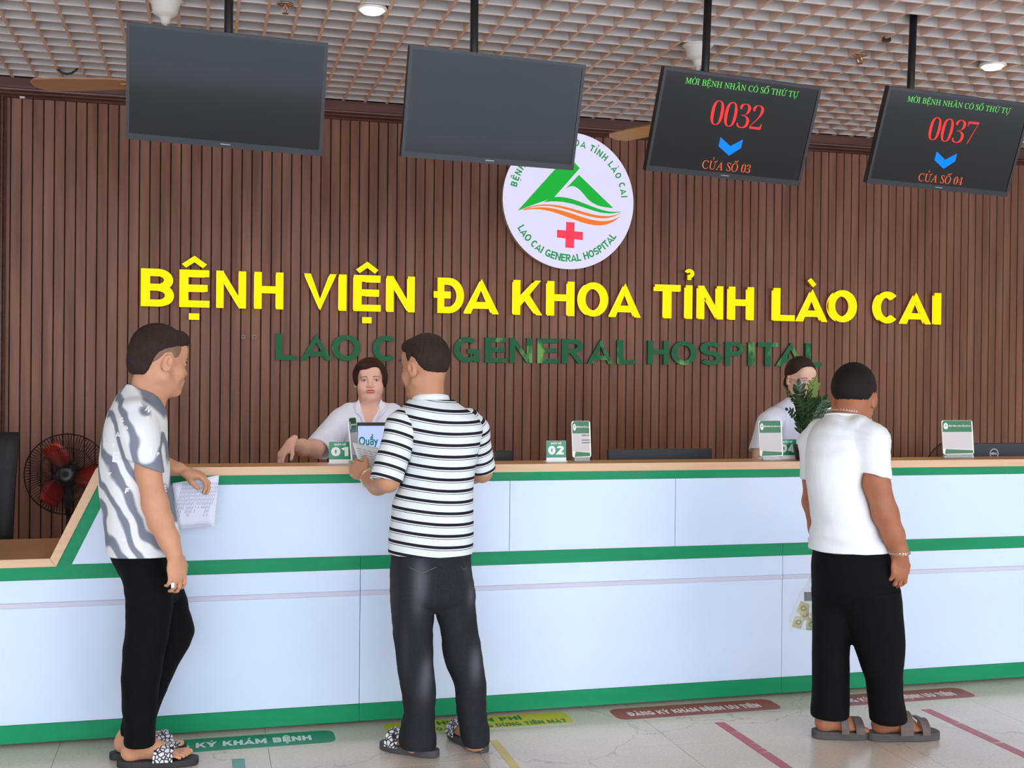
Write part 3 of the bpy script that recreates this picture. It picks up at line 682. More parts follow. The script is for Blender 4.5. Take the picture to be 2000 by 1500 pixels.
# ================================================================ BEHIND THE COUNTER
mon = mat('monitor_back', (52, 56, 64), .45); monb = mat('monitor_black', (24, 24, 27), .4); lw2 = mat('logo_white', (236, 240, 244), .4)
def monitor(px0, px1, ptop, Y, lb, m_, logo=None):
    a, b = PX(px0, ptop, Y), PX(px1, ptop, Y); zt = a[2]; zb = .82; xm = (a[0]+b[0])/2
    mo = thing('computer_monitor', lb, 'monitor', (xm, Y, .7385), 'monitors behind the ledge')
    MB().box((a[0], Y, zb), (b[0], Y+.03, zt)).build('casing', m_, mo, bevel=.004)
    MB().box((a[0]+.012, Y+.0302, zb+.015), (b[0]-.012, Y+.032, zt-.012)).build('display', scr, mo)
    MB().box((xm-.03, Y-.035, .75), (xm+.03, Y-.008, .98)).build('stand_neck', monb, mo, bevel=.003)
    MB().box((xm-.11, Y-.09, .7387), (xm+.11, Y+.09, .752)).build('stand_foot', monb, mo, bevel=.003)
    if logo:
        l_ = PX(logo[0], logo[1], Y); lx, lz = l_[0], l_[2]; rr = .0255
        fn = lambda a_, b_, d: (lx+a_, Y-d, lz+b_)
        mb = MB(); mb.strip(arc(0, 0, rr, rr, 0, 360, 40)[:-1], .0035, fn, 0, .0012, True)
        write(mb, 'D', lambda a_, b_, d: fn(a_-.0185, b_-.005, d), .0105, .0095, .22, 0, .0012)
        write(mb, 'LL', lambda a_, b_, d: fn(a_+.0035, b_-.005, d), .0105, .015, .24, 0, .0012)
        c_, s_ = math.cos(.6), math.sin(.6)
        write(mb, 'E', lambda a_, b_, d: fn(-.0085+a_*c_-b_*s_+.003, a_*s_+b_*c_-.0055, d), .0105, .0085, .24, 0, .0012)
        mb.build('round_logo', lw2, mo)
monitor(905, 1003, 881, 5.4, 'black monitor whose corner shows right of the striped shirt', monb)
monitor(1189, 1391, 878, 5.4, 'dark grey monitor rising behind the middle of the ledge', mon)
monitor(1885, 2085, 866, 5.4, 'dark monitor with a round white logo at the right end of the ledge', mon, (1941.5, 886))
# office chair at the left
chm = mat('black_mesh', (20, 19, 21), .6, bump=((300, 300, 300), .3)); chp = mat('black_plastic', (24, 23, 25), .4)
ch = thing('office_chair', 'black high-backed office chair at the left edge behind the low desk', 'chair', (-1.1, 6.05, 0))
bk = []
for i in range(9):
    f = i/8; z = .62+.56*f; hw = .225+.02*f; yb_ = 6.12+.05*f-.03*math.sin(PI*f)
    bk.append((z, hw, yb_))
mb = MB(); vs = []; fs = []
for z, hw, yb_ in bk:
    for k in range(9):
        s_ = (k-4)/4; vs.append((-1.12+hw*s_, yb_-.05*s_*s_, z))
for z, hw, yb_ in bk:
    for k in range(9):
        s_ = (k-4)/4; vs.append((-1.12+hw*s_, yb_+.035-.05*s_*s_, z))
N = 81
for i in range(8):
    for k in range(8):
        a = i*9+k; fs += [(a, a+1, a+10, a+9), (a+N, a+9+N, a+10+N, a+1+N)]
for i in range(8): fs += [(i*9, i*9+9, i*9+9+N, i*9+N), (i*9+8, i*9+8+N, i*9+17+N, i*9+17)]
for k in range(8): fs += [(k, k+N, k+1+N, k+1), (72+k, 73+k, 73+k+N, 72+k+N)]
mb.add(vs, fs).build('backrest', chm, ch, smooth=True)
MB().box((-1.36, 5.66, .46), (-.88, 6.12, .53)).build('seat', chm, ch, bevel=.03)
MB().box((-1.16, 6.08, .44), (-1.08, 6.17, .75)).build('back_support', chp, ch, bevel=.01)
MB().tube([(-1.12, 5.9, .1), (-1.12, 5.9, .47)], .03, 14).build('gas_column', chp, ch)
mb = MB()
for k in range(5):
    a = k*2*PI/5+.3; mb.tube([(-1.12, 5.9, .13), (-1.12+.29*math.cos(a), 5.9+.29*math.sin(a), .075)], [.03, .018], 8)
mb.build('star_base', chp, ch)
for k in range(5):
    a = k*2*PI/5+.3; x, y = -1.12+.29*math.cos(a), 5.9+.29*math.sin(a)
    MB().lathe([(.03, -.02), (.034, 0), (.03, .02)], (x, y, .034), 16, 0, (1, 0, 0)).build('caster', chp, ch)

# pedestal fans by the wall
wire = mat('fan_wire', (26, 22, 24), .4); redb = mat('red_blade', (170, 34, 28), .4); fbl = mat('fan_black', (24, 22, 24), .35)
def ped_fan(px, py, Y, lb, R_=.225, yaw=0.0, blade0=105):
    q = PX(px, py, Y); fx, fz = q[0], q[2]; ca, sa = math.cos(yaw), math.sin(yaw)
    T = lambda r_, an, d: (fx+r_*math.cos(an)*ca-d*sa*-1*-1, Y-d*ca+r_*math.cos(an)*sa, fz+r_*math.sin(an))
    fan = thing('pedestal_fan', lb, 'electric fan', (fx, Y, 0), 'pedestal fans')
    for side, d1, nm in ((1, .075, 'front_guard'), (-1, .02, 'rear_guard')):
        mb = MB()
        for rr, dd in ((R_, .0), (R_*.66, side*d1*.75), (.055, side*d1)):
            mb.tube([T(rr, k*2*PI/48, dd) for k in range(48)], .0035 if rr == R_ else .0018, 6, True)
        for k in range(84):
            a = k*2*PI/84
            mb.tube([T(.05, a, side*d1), T(R_*.66, a+.08, side*d1*.75), T(R_*.9, a+.12, side*d1*.4), T(R_, a+.13, 0)], .0014, 4)
        mb.build(nm, wire, fan)
    MB().lathe([(.0, .004), (.035, .003), (.048, 0), (.05, -.01), (.04, -.012)], T(0, 0, .078), 28, 0, (0, -1, 0)).build('front_cap', fbl, fan, smooth=True)
    for k in range(3):
        a0 = math.radians(blade0)+k*2*PI/3
        n_ = 10; mb = MB(); vs = []
        for i in range(n_+1):
            f = i/n_; r_ = .045+.145*f; wd_ = .42+.2*math.sin(PI*min(1, f*1.1))*1.2
            for s_ in (-1, -.33, .33, 1):
                an = a0+s_*wd_*(.9-.25*f)+.25*f; vs.append(T(r_, an, .03-.022*s_))
        fs = [(i*4+k2, i*4+k2+1, i*4+k2+5, i*4+k2+4) for i in range(n_) for k2 in range(3)]
        o = mb.add(vs, fs).build('blade', redb, fan, smooth=True)
        md = o.modifiers.new('thickness', 'SOLIDIFY'); md.thickness = .003
    MB().lathe([(.03, .03), (.04, .0), (.06, -.04), (.065, -.1), (.05, -.15), (.02, -.16)], T(0, 0, -.0), 28, 0, (0, -1, 0)).build('motor_housing', fbl, fan, smooth=True)
    mb = MB(); mb.tube([(fx, Y+.09, fz-.03), (fx, Y+.08, fz-.2)], .022, 12); mb.box((fx-.025, Y+.04, fz-.16), (fx+.025, Y+.11, fz-.07)); mb.build('neck', fbl, fan)
    MB().tube([(fx, Y+.08, .03), (fx, Y+.08, fz-.18)], .012, 12).build('pole', fbl, fan, smooth=True)
    MB().lathe([(.12, 0), (.125, .012), (.08, .025), (.02, .04)], (fx, Y+.06, 0), 36).build('base', fbl, fan, smooth=True)
ped_fan(131, 926, 6.95, 'black pedestal fan with red blades at the left behind the slanted counter end', .226)
ped_fan(1862, 925, 6.85, 'black pedestal fan with red blades mostly hidden behind the right notice holder', .226, 0, 160)

# ================================================================ PEOPLE: distance-field modelling
class Field:
    """a body or garment grown as one continuous surface from blended limbs"""
    def __init__(s, lo, hi, h):
        s.lo = np.array(lo, float); s.h = h; n = np.ceil((np.array(hi)-s.lo)/h).astype(int)+1
        s.n = n; s.F = np.full(n, .2, np.float32)
        s.ax = [(s.lo[i]+h*np.arange(n[i])).astype(np.float32) for i in range(3)]
    def sub(s, lo, hi):
        a = np.clip(np.floor((np.array(lo)-s.lo)/s.h).astype(int), 0, s.n); b = np.clip(np.ceil((np.array(hi)-s.lo)/s.h).astype(int)+1, 0, s.n)
        if (b <= a).any(): return None
        sl = tuple(slice(i, j) for i, j in zip(a, b))
        return sl, s.ax[0][sl[0]][:, None, None], s.ax[1][sl[1]][None, :, None], s.ax[2][sl[2]][None, None, :]
    def put(s, d, sl, k, op):
        F = s.F[sl]
        if op == 'cut': d = -d
        if k > 0:
            hh = np.maximum(k-np.abs(F-d), 0)/k; q = hh*hh*k*.25
        else: q = 0
        s.F[sl] = np.minimum(F, d)-q if op == 'add' else np.maximum(F, d)+q
    def cap(s, p0, r0, p1, r1, k=.01, op='add', flat=None):
        """tapered limb; flat=(axis, factor) squashes it along a direction"""
        p0, p1 = np.array(p0, float), np.array(p1, float); m = max(r0, r1)+max(k, .012)
        g = s.sub(np.minimum(p0, p1)-m, np.maximum(p0, p1)+m)
        if g is None: return s
        sl, X, Y, Z = g; v = p1-p0; L = max(v @ v, 1e-12)
        t = np.clip(((X-p0[0])*v[0]+(Y-p0[1])*v[1]+(Z-p0[2])*v[2])/L, 0, 1)
        dx, dy, dz = X-(p0[0]+t*v[0]), Y-(p0[1]+t*v[1]), Z-(p0[2]+t*v[2])
        q = dx*dx+dy*dy+dz*dz
        if flat is not None:
            a, f = np.array(flat[0], float), flat[1]; a = a/np.linalg.norm(a); w_ = dx*a[0]+dy*a[1]+dz*a[2]; q = q+w_*w_*(1/f**2-1)
        s.put((np.sqrt(q)-(r0+(r1-r0)*t)).astype(np.float32), sl, k, op); return s
    def chain(s, pts, rs, k=.01, op='add'):
        for i in range(len(pts)-1): s.cap(pts[i], rs[i], pts[i+1], rs[i+1], k, op)
        return s
    def ell(s, c, r, M=None, k=.01, op='add'):
        """ellipsoid; M columns are its axes"""
        c = np.array(c, float); M = np.eye(3) if M is None else np.array(M); r = np.array(r, float)
        e = np.abs(M) @ r+max(k, .012); g = s.sub(c-e, c+e)
        if g is None: return s
        sl, X, Y, Z = g; X = X-c[0]; Y = Y-c[1]; Z = Z-c[2]; k0 = 0; k1 = 0
        for i in range(3):
            q = (X*M[0, i]+Y*M[1, i]+Z*M[2, i]); k0 = k0+(q/r[i])**2; k1 = k1+(q/r[i]**2)**2
        k0 = np.sqrt(k0); k1 = np.sqrt(k1)+1e-9
        s.put((k0*(k0-1)/k1).astype(np.float32), sl, k, op); return s
    def loft(s, rows, yaw, k=.02, n=2.3, op='add', shrink=0., z0=None, z1=None, smooth=2):
        """stack of rounded cross-sections; rows: (z, cx, cy, a, b), a across the view, b along it"""
        R = np.array(sorted(rows, key=lambda r_: r_[0])); zl = R[0, 0] if z0 is None else z0; zh = R[-1, 0] if z1 is None else z1
        m = R[:, 3:5].max()+max(k, .02)
        g = s.sub((R[:, 1].min()-m, R[:, 2].min()-m, zl-k), (R[:, 1].max()+m, R[:, 2].max()+m, zh+k))
        if g is None: return s
        sl, X, Y, Z = g; z = Z.ravel(); P = []
        zz = np.arange(zl-.1, zh+.1, .004); ker = np.exp(-.5*(np.arange(-8, 9)*.004/(.006*smooth))**2); ker /= ker.sum()
        for j in range(1, 5):
            v = np.interp(zz, R[:, 0], R[:, j]); v = np.convolve(np.pad(v, 8, 'edge'), ker, 'valid'); P.append(np.interp(z, zz, v)[None, None, :])
        cx, cy, a, b = P; a = np.maximum(a-shrink, .004); b = np.maximum(b-shrink, .004)
        dx, dy = X-cx, Y-cy; u = dx*math.cos(yaw)+dy*math.sin(yaw); w_ = -dx*math.sin(yaw)+dy*math.cos(yaw)
        q = ((np.abs(u)/a)**n+(np.abs(w_)/b)**n)**(1/n)
        d = (q-1)*np.minimum(a, b)*.9
        d = np.maximum(d, np.maximum(Z-zh, zl-Z))
        s.put(d.astype(np.float32), sl, k, op); return s
    def plane(s, p, nrm, lo, hi, k=0):
        """cut away what lies beyond the plane, inside a box"""
        g = s.sub(lo, hi)
        if g is None: return s
        sl, X, Y, Z = g; nrm = np.array(nrm, float)/np.linalg.norm(nrm)
        d = -((X-p[0])*nrm[0]+(Y-p[1])*nrm[1]+(Z-p[2])*nrm[2]); s.put(d.astype(np.float32)+0*(X+Y+Z), sl, k, 'cut'); return s
    def join(s, o, k=0):
        """blend in another field of the same size"""
        hh = np.maximum(k-np.abs(s.F-o.F), 0)/k if k > 0 else 0
        s.F = np.minimum(s.F, o.F)-hh*hh*k*.25; return s
    def twin(s):
        o = Field.__new__(Field); o.lo, o.h, o.n, o.ax = s.lo, s.h, s.n, s.ax; o.F = np.full(s.n, .2, np.float32); return o
    def mesh(s):
        F = s.F; F[0] = F[-1] = .2; F[:, 0] = F[:, -1] = .2; F[:, :, 0] = F[:, :, -1] = .2
        N = F < 0; c = np.zeros(np.array(F.shape)-1, np.uint8)
        O = [(i, j, k) for i in (0, 1) for j in (0, 1) for k in (0, 1)]
        sh = c.shape
        for i, j, k in O: c += N[i:i+sh[0], j:j+sh[1], k:k+sh[2]]
        cells = np.argwhere((c > 0) & (c < 8)); idx = np.full(sh, -1, np.int32); idx[tuple(cells.T)] = np.arange(len(cells))
        acc = np.zeros((len(cells), 3)); cnt = np.zeros(len(cells))
        val = {o: F[cells[:, 0]+o[0], cells[:, 1]+o[1], cells[:, 2]+o[2]] for o in O}
        for a in O:
            for ax in range(3):
                if a[ax]: continue
                b = list(a); b[ax] = 1; b = tuple(b); v0, v1 = val[a], val[b]; m_ = (v0 < 0) != (v1 < 0)
                t = v0[m_]/(v0[m_]-v1[m_]); p = np.tile(np.array(a, float), (m_.sum(), 1)); p[:, ax] += t
                acc[m_] += p; cnt[m_] += 1
        V = s.lo+s.h*(cells+acc/cnt[:, None]); Q = []
        for ax in range(3):
            o1, o2 = [(1, 2), (2, 0), (0, 1)][ax]
            A = [slice(None)]*3; B = [slice(None)]*3; A[ax] = slice(0, -1); B[ax] = slice(1, None)
            e = np.argwhere(N[tuple(A)] != N[tuple(B)]); e = e[(e[:, o1] > 0) & (e[:, o2] > 0) & (e[:, o1] < sh[o1]) & (e[:, o2] < sh[o2])]
            q = []
            for d1, d2 in ((1, 1), (0, 1), (0, 0), (1, 0)):
                f = e.copy(); f[:, o1] -= d1; f[:, o2] -= d2; q.append(idx[tuple(f.T)])
            q = np.stack(q, 1); ins = N[tuple(e.T)]; q[~ins] = q[~ins][:, ::-1]; Q.append(q)
        return V, np.concatenate(Q)
def normals(V, Q):
    n = np.cross(V[Q[:, 2]]-V[Q[:, 0]], V[Q[:, 3]]-V[Q[:, 1]]); vn = np.zeros_like(V)
    for j in range(4): np.add.at(vn, Q[:, j], n)
    return vn/(np.linalg.norm(vn, axis=1, keepdims=True)+1e-12)
def relax(V, Q, it=1, lam=.5):
    for _ in range(it):
        A = np.zeros_like(V); c = np.zeros(len(V))
        for j in range(4):
            np.add.at(A, Q[:, j], V[Q[:, (j+1) % 4]]+V[Q[:, (j-1) % 4]]); np.add.at(c, Q[:, j], 2)
        V = V+lam*(A/c[:, None]-V)
    return V
def qmesh(name, V, Q, m_, parent, attr=None):
    me = bpy.data.meshes.new(name); me.vertices.add(len(V)); me.vertices.foreach_set('co', V.astype(np.float32).ravel())
    me.loops.add(Q.size); me.loops.foreach_set('vertex_index', Q.astype(np.int32).ravel())
    me.polygons.add(len(Q)); me.polygons.foreach_set('loop_start', (4*np.arange(len(Q))).astype(np.int32))
    for k_, v in (attr or {}).items():
        at = me.attributes.new(k_, 'FLOAT', 'POINT'); at.data.foreach_set('value', v.astype(np.float32))
    me.materials.append(m_); me.update(calc_edges=True); me.validate()
    me.polygons.foreach_set('use_smooth', [True]*len(me.polygons))
    return link(name, me, parent)
def wob(V, f, seed=0, dirs=6):
    """smooth pseudo-noise in -1..1"""
    rs = np.random.RandomState(seed); o = np.zeros(len(V)); f = np.array(f)
    for i in range(dirs):
        d = rs.randn(3); d /= np.linalg.norm(d); o += np.sin(V @ (d*f*2*PI)+rs.rand()*6.28+1.3*np.sin(V @ (rs.randn(3)*f*2)+rs.rand()*6))
    return o/dirs*1.4
VIEW = lambda px: YAW+math.atan((px-1000)/F_PX)          # bearing of a picture column, clockwise from +Y
def rows_px(rows, Y, b, yaw_px):
    """silhouette rows (py, x left, x right[, depth shift, b]) -> cross-sections at depth Y"""
    out = []; th = -VIEW(yaw_px)
    for r_ in rows:
        py, xl, xr = r_[:3]; Yc = Y+(r_[3] if len(r_) > 3 else 0); bb = r_[4] if len(r_) > 4 else b
        p = PX((xl+xr)/2, py, Yc); out.append((p[2], p[0], p[1], (xr-xl)/2*MPP(p), bb))
    return out, th
def basis(a_deg, pitch=0, roll=0):
    """columns: right, forward, up of a head facing bearing a_deg (0 = +X, 90 = away from the camera)"""
    a = math.radians(a_deg); f = Vector((math.cos(a), math.sin(a), 0)); u = Vector((0, 0, 1)); r_ = f.cross(u)
    R_ = Matrix.Rotation(math.radians(pitch), 3, r_); f = R_ @ f; u = R_ @ u
    R2 = Matrix.Rotation(math.radians(roll), 3, f); u = R2 @ u; r_ = R2 @ r_
    return np.array([r_, f, u]).T
def head(F, c, B, s=1.0, fem=False, ears=True, lips=True, wx=1.0):
    """skull, face, nose, eye sockets, lips, ears"""
    P = lambda x, y, z: np.array(c)+B @ np.array((x*wx, y, z))*s
    E = lambda q, r_, kk, op='add', M=None: F.ell(P(*q), np.array((r_[0]*(wx if M is None else 1), r_[1], r_[2]))*s, B if M is None else M, kk*s, op)
    Cp = lambda q0, r0, q1, r1, kk, op='add': F.cap(P(*q0), r0*s, P(*q1), r1*s, kk*s, op)
    E((0, -.014, .036), (.074, .096, .086), .0); E((0, .026, -.03), (.058, .066, .084), .03)
    jw = .045 if fem else .05
    for sg in (-1, 1):
        Cp((sg*jw, -.002, -.052), .019 if fem else .021, (sg*.012, .07, -.096), .016, .025)
        E((sg*.036, .058, -.03), (.027, .026, .03), .02)
        if fem: E((sg*.034, .054, -.046), (.025, .028, .03), .025)
    E((0, .073, -.094), (.022, .018, .016), .016)
    E((0, .07, .05), (.05, .026, .04), .03)
    Cp((-.034, .078, .021), .008, (.034, .078, .021), .008, .014)
    for sg in (-1, 1): E((sg*.031, .094, .004), (.017, .013, .0105), .012, 'cut')
    for sg in (-1, 1): E((sg*.031, .075, .003), (.0145, .0125, .0125), .004)
    Cp((0, .083, .012), .0075, (0, .103, -.026), .0105, .014)
    E((0, .102, -.031), (.0115, .011, .009), .008)
    for sg in (-1, 1):
        E((sg*.0125, .093, -.034), (.0085, .0105, .0075), .006); E((sg*.0065, .099, -.0415), (.0035, .005, .003), .003, 'cut')
    E((0, .083, -.062), (.03, .014, .022), .016)
    if lips:
        E((0, .094, -.0585), (.023, .009, .006), .006); E((0, .092, -.0695), (.019, .009, .007), .006)
        E((0, .105, -.0637), (.021, .012, .0016), .003, 'cut')
    if ears:
        for sg in (-1, 1):
            R_ = B @ np.array(Matrix.Rotation(sg*-.35, 3, 'Z')) @ np.array(Matrix.Rotation(-.2, 3, 'X'))
            E((sg*.079, -.012, -.004), (.0075, .0185, .031), .006, 'add', R_)
            E((sg*.086, -.007, .003), (.0065, .009, .016), .004, 'cut', R_); E((sg*.076, .001, -.026), (.007, .008, .009), .006)
            E((sg*.078, .004, -.003), (.004, .004, .006), .004)
    return P
def hair(name, c, B, s, lo, table, r_, cen, m_, parent, thick=.0, seed=1, extra=None, amp=.0011, h=.0026, taper=.03, sub=0):
    """cap of hair over the skull above a hairline given by (forward, height) points; thins towards it"""
    F = Field(np.array(c)-.17*s, np.array(c)+.17*s, h)
    P = lambda x, y, z: np.array(c)+B @ np.array((x, y, z))*s
    g = F.sub(F.lo, F.lo+F.h*F.n); sl, X, Y, Z = g
    X = X-c[0]; Y = Y-c[1]; Z = Z-c[2]
    lx = (X*B[0, 0]+Y*B[1, 0]+Z*B[2, 0])/s; ly = (X*B[0, 1]+Y*B[1, 1]+Z*B[2, 1])/s; lz = (X*B[0, 2]+Y*B[1, 2]+Z*B[2, 2])/s
    T = np.array(sorted(table)); hl = np.interp(ly, T[:, 0], T[:, 1]); ab = lz-hl
    r_ = np.array(r_)
    tp = np.clip(ab/taper, 0, 1); tp = tp*tp*(3-2*tp)
    q = np.sqrt((lx/r_[0])**2+((ly-cen[0])/r_[1])**2+((lz-cen[1])/r_[2])**2)
    d = (q-1)*r_.min()+(1-tp)*thick
    d = np.maximum(d, -ab)*s
    F.F = d.astype(np.float32)
    if extra: extra(F, P)
    V, Q = F.mesh(); V = relax(V, Q, 2); n = normals(V, Q)
    L = (V-np.array(c)) @ B/s
    st = np.stack([L[:, 0]*1.0, L[:, 1]*.35, L[:, 2]*.5], 1)
    V = V+n*(amp*(wob(st, (170,)*3, seed, 9)+.25*wob(st, (60,)*3, seed+3, 6)))[:, None]
    return qmesh(name, V, Q, m_, parent)
def hand(F, wr, fwd, back, thumb, curl=(30, 35, 25), s=1.0, spread=.06, thumb_in=.3, curls=None):
    """palm, four fingers of unequal length, and a thumb from the side of the palm"""
    f = np.array(fwd, float); f /= np.linalg.norm(f); b = np.array(back, float); b -= f*(b @ f); b /= np.linalg.norm(b)
    t = np.cross(f, b); t = t if t @ np.array(thumb, float) > 0 else -t
    W_ = lambda x, y, z: np.array(wr)+(t*x+f*y+b*z)*s
    M = np.array([t, f, b]).T
    F.cap(W_(0, -.03, 0), .024*s, W_(0, .02, 0), .024*s, .012, 'add', (b, .75))
    F.ell(W_(.002, .05, 0), (.039*s, .048*s, .0155*s), M, .012)
    F.ell(W_(.024, .032, -.008), (.017*s, .032*s, .014*s), M, .012)
    tips = []
    for i, (x, L, r_) in enumerate(((.029, .072, .0088), (.010, .080, .009), (-.009, .074, .0086), (-.027, .058, .0076))):
        p = W_(x, .082-(.006 if i in (0, 3) else 0)-(.006 if i == 3 else 0), 0); an = spread*(1.2-i*.8); cu = curls[i] if curls else curl; tot = 0
        d0 = f*math.cos(an)+t*math.sin(an); rr = r_
        for j, fr in enumerate((.44, .31, .25)):
            tot += math.radians(cu[j]); d = d0*math.cos(tot)-b*math.sin(tot); p2 = p+d*L*fr*s
            F.cap(p, rr*s, p2, (rr-.0009)*s, .004 if j else .006); p = p2; rr -= .0009
        tips.append(p)
    p = W_(.028, .02, -.006); d = t*math.cos(.9)+f*math.sin(.9); d = d-b*thumb_in; d /= np.linalg.norm(d)
    p2 = p+d*.042*s; F.cap(p, .0125*s, p2, .0105*s, .008); d = d*.8+f*.45-b*.12-t*thumb_in*.5; d /= np.linalg.norm(d)
    p3 = p2+d*.032*s; F.cap(p2, .0105*s, p3, .0085*s, .004)
    return W_, tips, p3
def foot(F, heel, toe, s=1.0, z=.0, side=1, ankle=None):
    """bare foot from heel to toe at height z; side +1 has the big toe on its left"""
    h_ = np.array([heel[0], heel[1], z]); t_ = np.array([toe[0], toe[1], z]); f = t_-h_; L = np.linalg.norm(f); f /= L; r_ = np.cross(f, (0, 0, 1)); u = np.array((0, 0, 1.))
    W_ = lambda a, b, c_: h_+f*a*L+r_*b*s+u*c_*s
    F.ell(W_(.13, 0, .03), (.031*s, .034*s, .032*s), None, .01)
    F.cap(W_(.15, 0, .03), .03*s, W_(.62, side*-.004, .028), .028*s, .02)
    F.ell(W_(.66, 0, .018), np.array((.046, .043, .017))*s, np.array([f, r_, u]).T, .02)
    an = W_(.2, 0, .1) if ankle is None else np.array(ankle); F.cap(W_(.18, 0, .05), .032*s, an, .036*s, .03)
    F.cap(an, .036*s, W_(.55, 0, .035), .024*s, .03)
    for i in range(5):
        b = side*(-.033+i*.0168); r0 = .0122 if i == 0 else .0092-.0005*i
        e = (1.0, .99, .965, .93, .885)[i]
        F.cap(W_(e-.2, b, .016), r0*.8*s, W_(e-.09, b*1.04, .017), r0*.85*s, .004); F.cap(W_(e-.09, b*1.04, .017), r0*.85*s, W_(e-.03, b*1.06, .0108), r0*s, .002)
    return W_
def sole(name, heel, toe, wd, th, m_, parent, z=.0, lift=0., side=1):
    """footbed outline with a waist, slightly dished"""
    h_ = np.array([heel[0], heel[1]]); t_ = np.array([toe[0], toe[1]]); f = t_-h_; L = np.linalg.norm(f); f /= L; r_ = np.array((f[1], -f[0])); P = []
    for i in range(40):
        a = 2*PI*i/40; x = .5-.5*math.cos(a); sd = math.sin(a)
        w_ = np.sign(sd)*abs(sd)**.62*(.40+.13*x-.07*math.exp(-((x-.42)/.16)**2))*wd
        P.append((h_[0]+f[0]*x*L+r_[0]*w_, h_[1]+f[1]*x*L+r_[1]*w_))
    return MB().prism(P, FL, z+.0012, z+th).build(name, m_, parent, bevel=.004)
def strap(name, W_, a0, a1, width, rise, m_, parent, thick=.004, n=14, L=.25, skew=0.):
    """band over the instep from one edge of the sole to the other; W_(along 0..1, across, up)"""
    mb = MB(); vs = []
    for lay in (0, 1):
        for i in range(n+1):
            t = i/n; an = PI*t; y = math.cos(an)*(width+lay*thick); z = math.sin(an)**.8*(rise+lay*thick)+.002
            for a in (a0, a1): vs.append(W_(a+skew*math.cos(an), y, z))
    m2 = 2*(n+1); fs = []
    for i in range(n):
        q = (2*i, 2*i+1, 2*i+3, 2*i+2); fs += [q[::-1], tuple(v+m2 for v in q), (2*i, 2*i+2, 2*i+2+m2, 2*i+m2), (2*i+1, 2*i+1+m2, 2*i+3+m2, 2*i+3)]
    fs += [(0, m2, m2+1, 1), (2*n, 2*n+1, 2*n+1+m2, 2*n+m2)]
    return mb.add(vs, fs).build(name, m_, parent, smooth=False)
def bounds(pts, m_):
    P = np.array(pts); return P.min(0)-m_, P.max(0)+m_
def decal(mb, bvh, origin, u, v, view, verts2, faces, off=.0018, mi=0):
    """print laid on a surface: flat shape (2-D) pushed along the view direction onto the cloth"""
    vs = []
    for a, b in verts2:
        p = Vector(origin)+Vector(u)*a+Vector(v)*b; hit = bvh.ray_cast(p-Vector(view)*.5, Vector(view))
        vs.append(tuple(hit[0]-Vector(view)*off) if hit[0] is not None else tuple(p))
    mb.add(vs, faces, mi)
def skin(name, rgb, rgb2):
    return mat(name, rgb, .5, spec=.3, noise=((22, 22, 22), rgb2, .35), sub=.12, bump=((900, 900, 900), .08))
hair_m = mat('dark_hair', (40, 29, 25), .62, spec=.2, noise=((90, 90, 26), (62, 46, 39), .3), bump=((500, 500, 120), .5))
hair_b = mat('brown_hair', (52, 28, 23), .62, spec=.2, noise=((90, 90, 26), (66, 40, 32), .3), bump=((500, 500, 120), .5))
hair_k = mat('black_hair', (22, 17, 17), .62, spec=.2, noise=((90, 90, 26), (36, 28, 26), .3), bump=((500, 500, 120), .5))
lipm = mat('lips', (176, 44, 56), .4); browm = mat('eyebrow', (70, 46, 40), .7); eyew = mat('eye_white', (226, 218, 214), .25); iris = mat('dark_iris', (34, 22, 18), .2)
nailm = mat('nail', (226, 178, 160), .35)

# ================================================================ PEOPLE
def pt(px, py, Y): return np.array(PX(px, py, Y))
def mk(F, name, m_, parent, sm=1, wr=None, attr=None):
    V, Q = F.mesh(); V = relax(V, Q, sm)
    if wr is not None: V = V+normals(V, Q)*wr(V)[:, None]
    return qmesh(name, V, Q, m_, parent, attr(V) if attr else None), V, Q
def bvh_of(V, Q): return BVHTree.FromPolygons([tuple(v) for v in V], [tuple(q) for q in Q])
def eyes(parent, P, B, s, wx=1.0, look=(0, 0), shut=.55):
    for sg in (-1, 1):
        c = P(sg*.031, .0765, .003); f = B[:, 1]; u = B[:, 2]; r_ = B[:, 0]
        mb = MB(); vs = []; fs = []; n, m_ = 14, 8
        ex, ez, ey = .0118*s, .0062*s*shut/.55, .0115*s
        for i in range(m_+1):
            for k in range(n):
                a = 2*PI*k/n; t = i/m_*PI/2; vs.append(c+r_*ex*math.sin(t)*math.cos(a)+u*ez*math.sin(t)*math.sin(a)+f*(ey*math.cos(t)+.0022*s))
        fs = [(i*n+k, (i+1)*n+k, (i+1)*n+(k+1) % n, i*n+(k+1) % n) for i in range(m_) for k in range(n)]
        e = mb.add(vs, fs).build('eye', eyew, parent, smooth=True)
        ci = c+f*(ey*.98+.0024*s)+r_*(look[0]*s)+u*(look[1]*s)
        MB().add([ci+(r_*math.cos(2*PI*k/16)*.0050+u*math.sin(2*PI*k/16)*.0048)*s+f*.0004 for k in range(16)]+[ci+f*.0012], [(k, (k+1) % 16, 16) for k in range(16)]).build('iris', iris, e)
        MB().tube([c+r_*x*s*.0132+u*s*(.0068*(1-x*x)*shut/.55+.0008)+f*(ey*math.sqrt(max(0, 1-x*x*.8))+.0024*s) for x in np.linspace(-1, 1, 9)], .0014*s, 6).build('lash_line', browm, e)
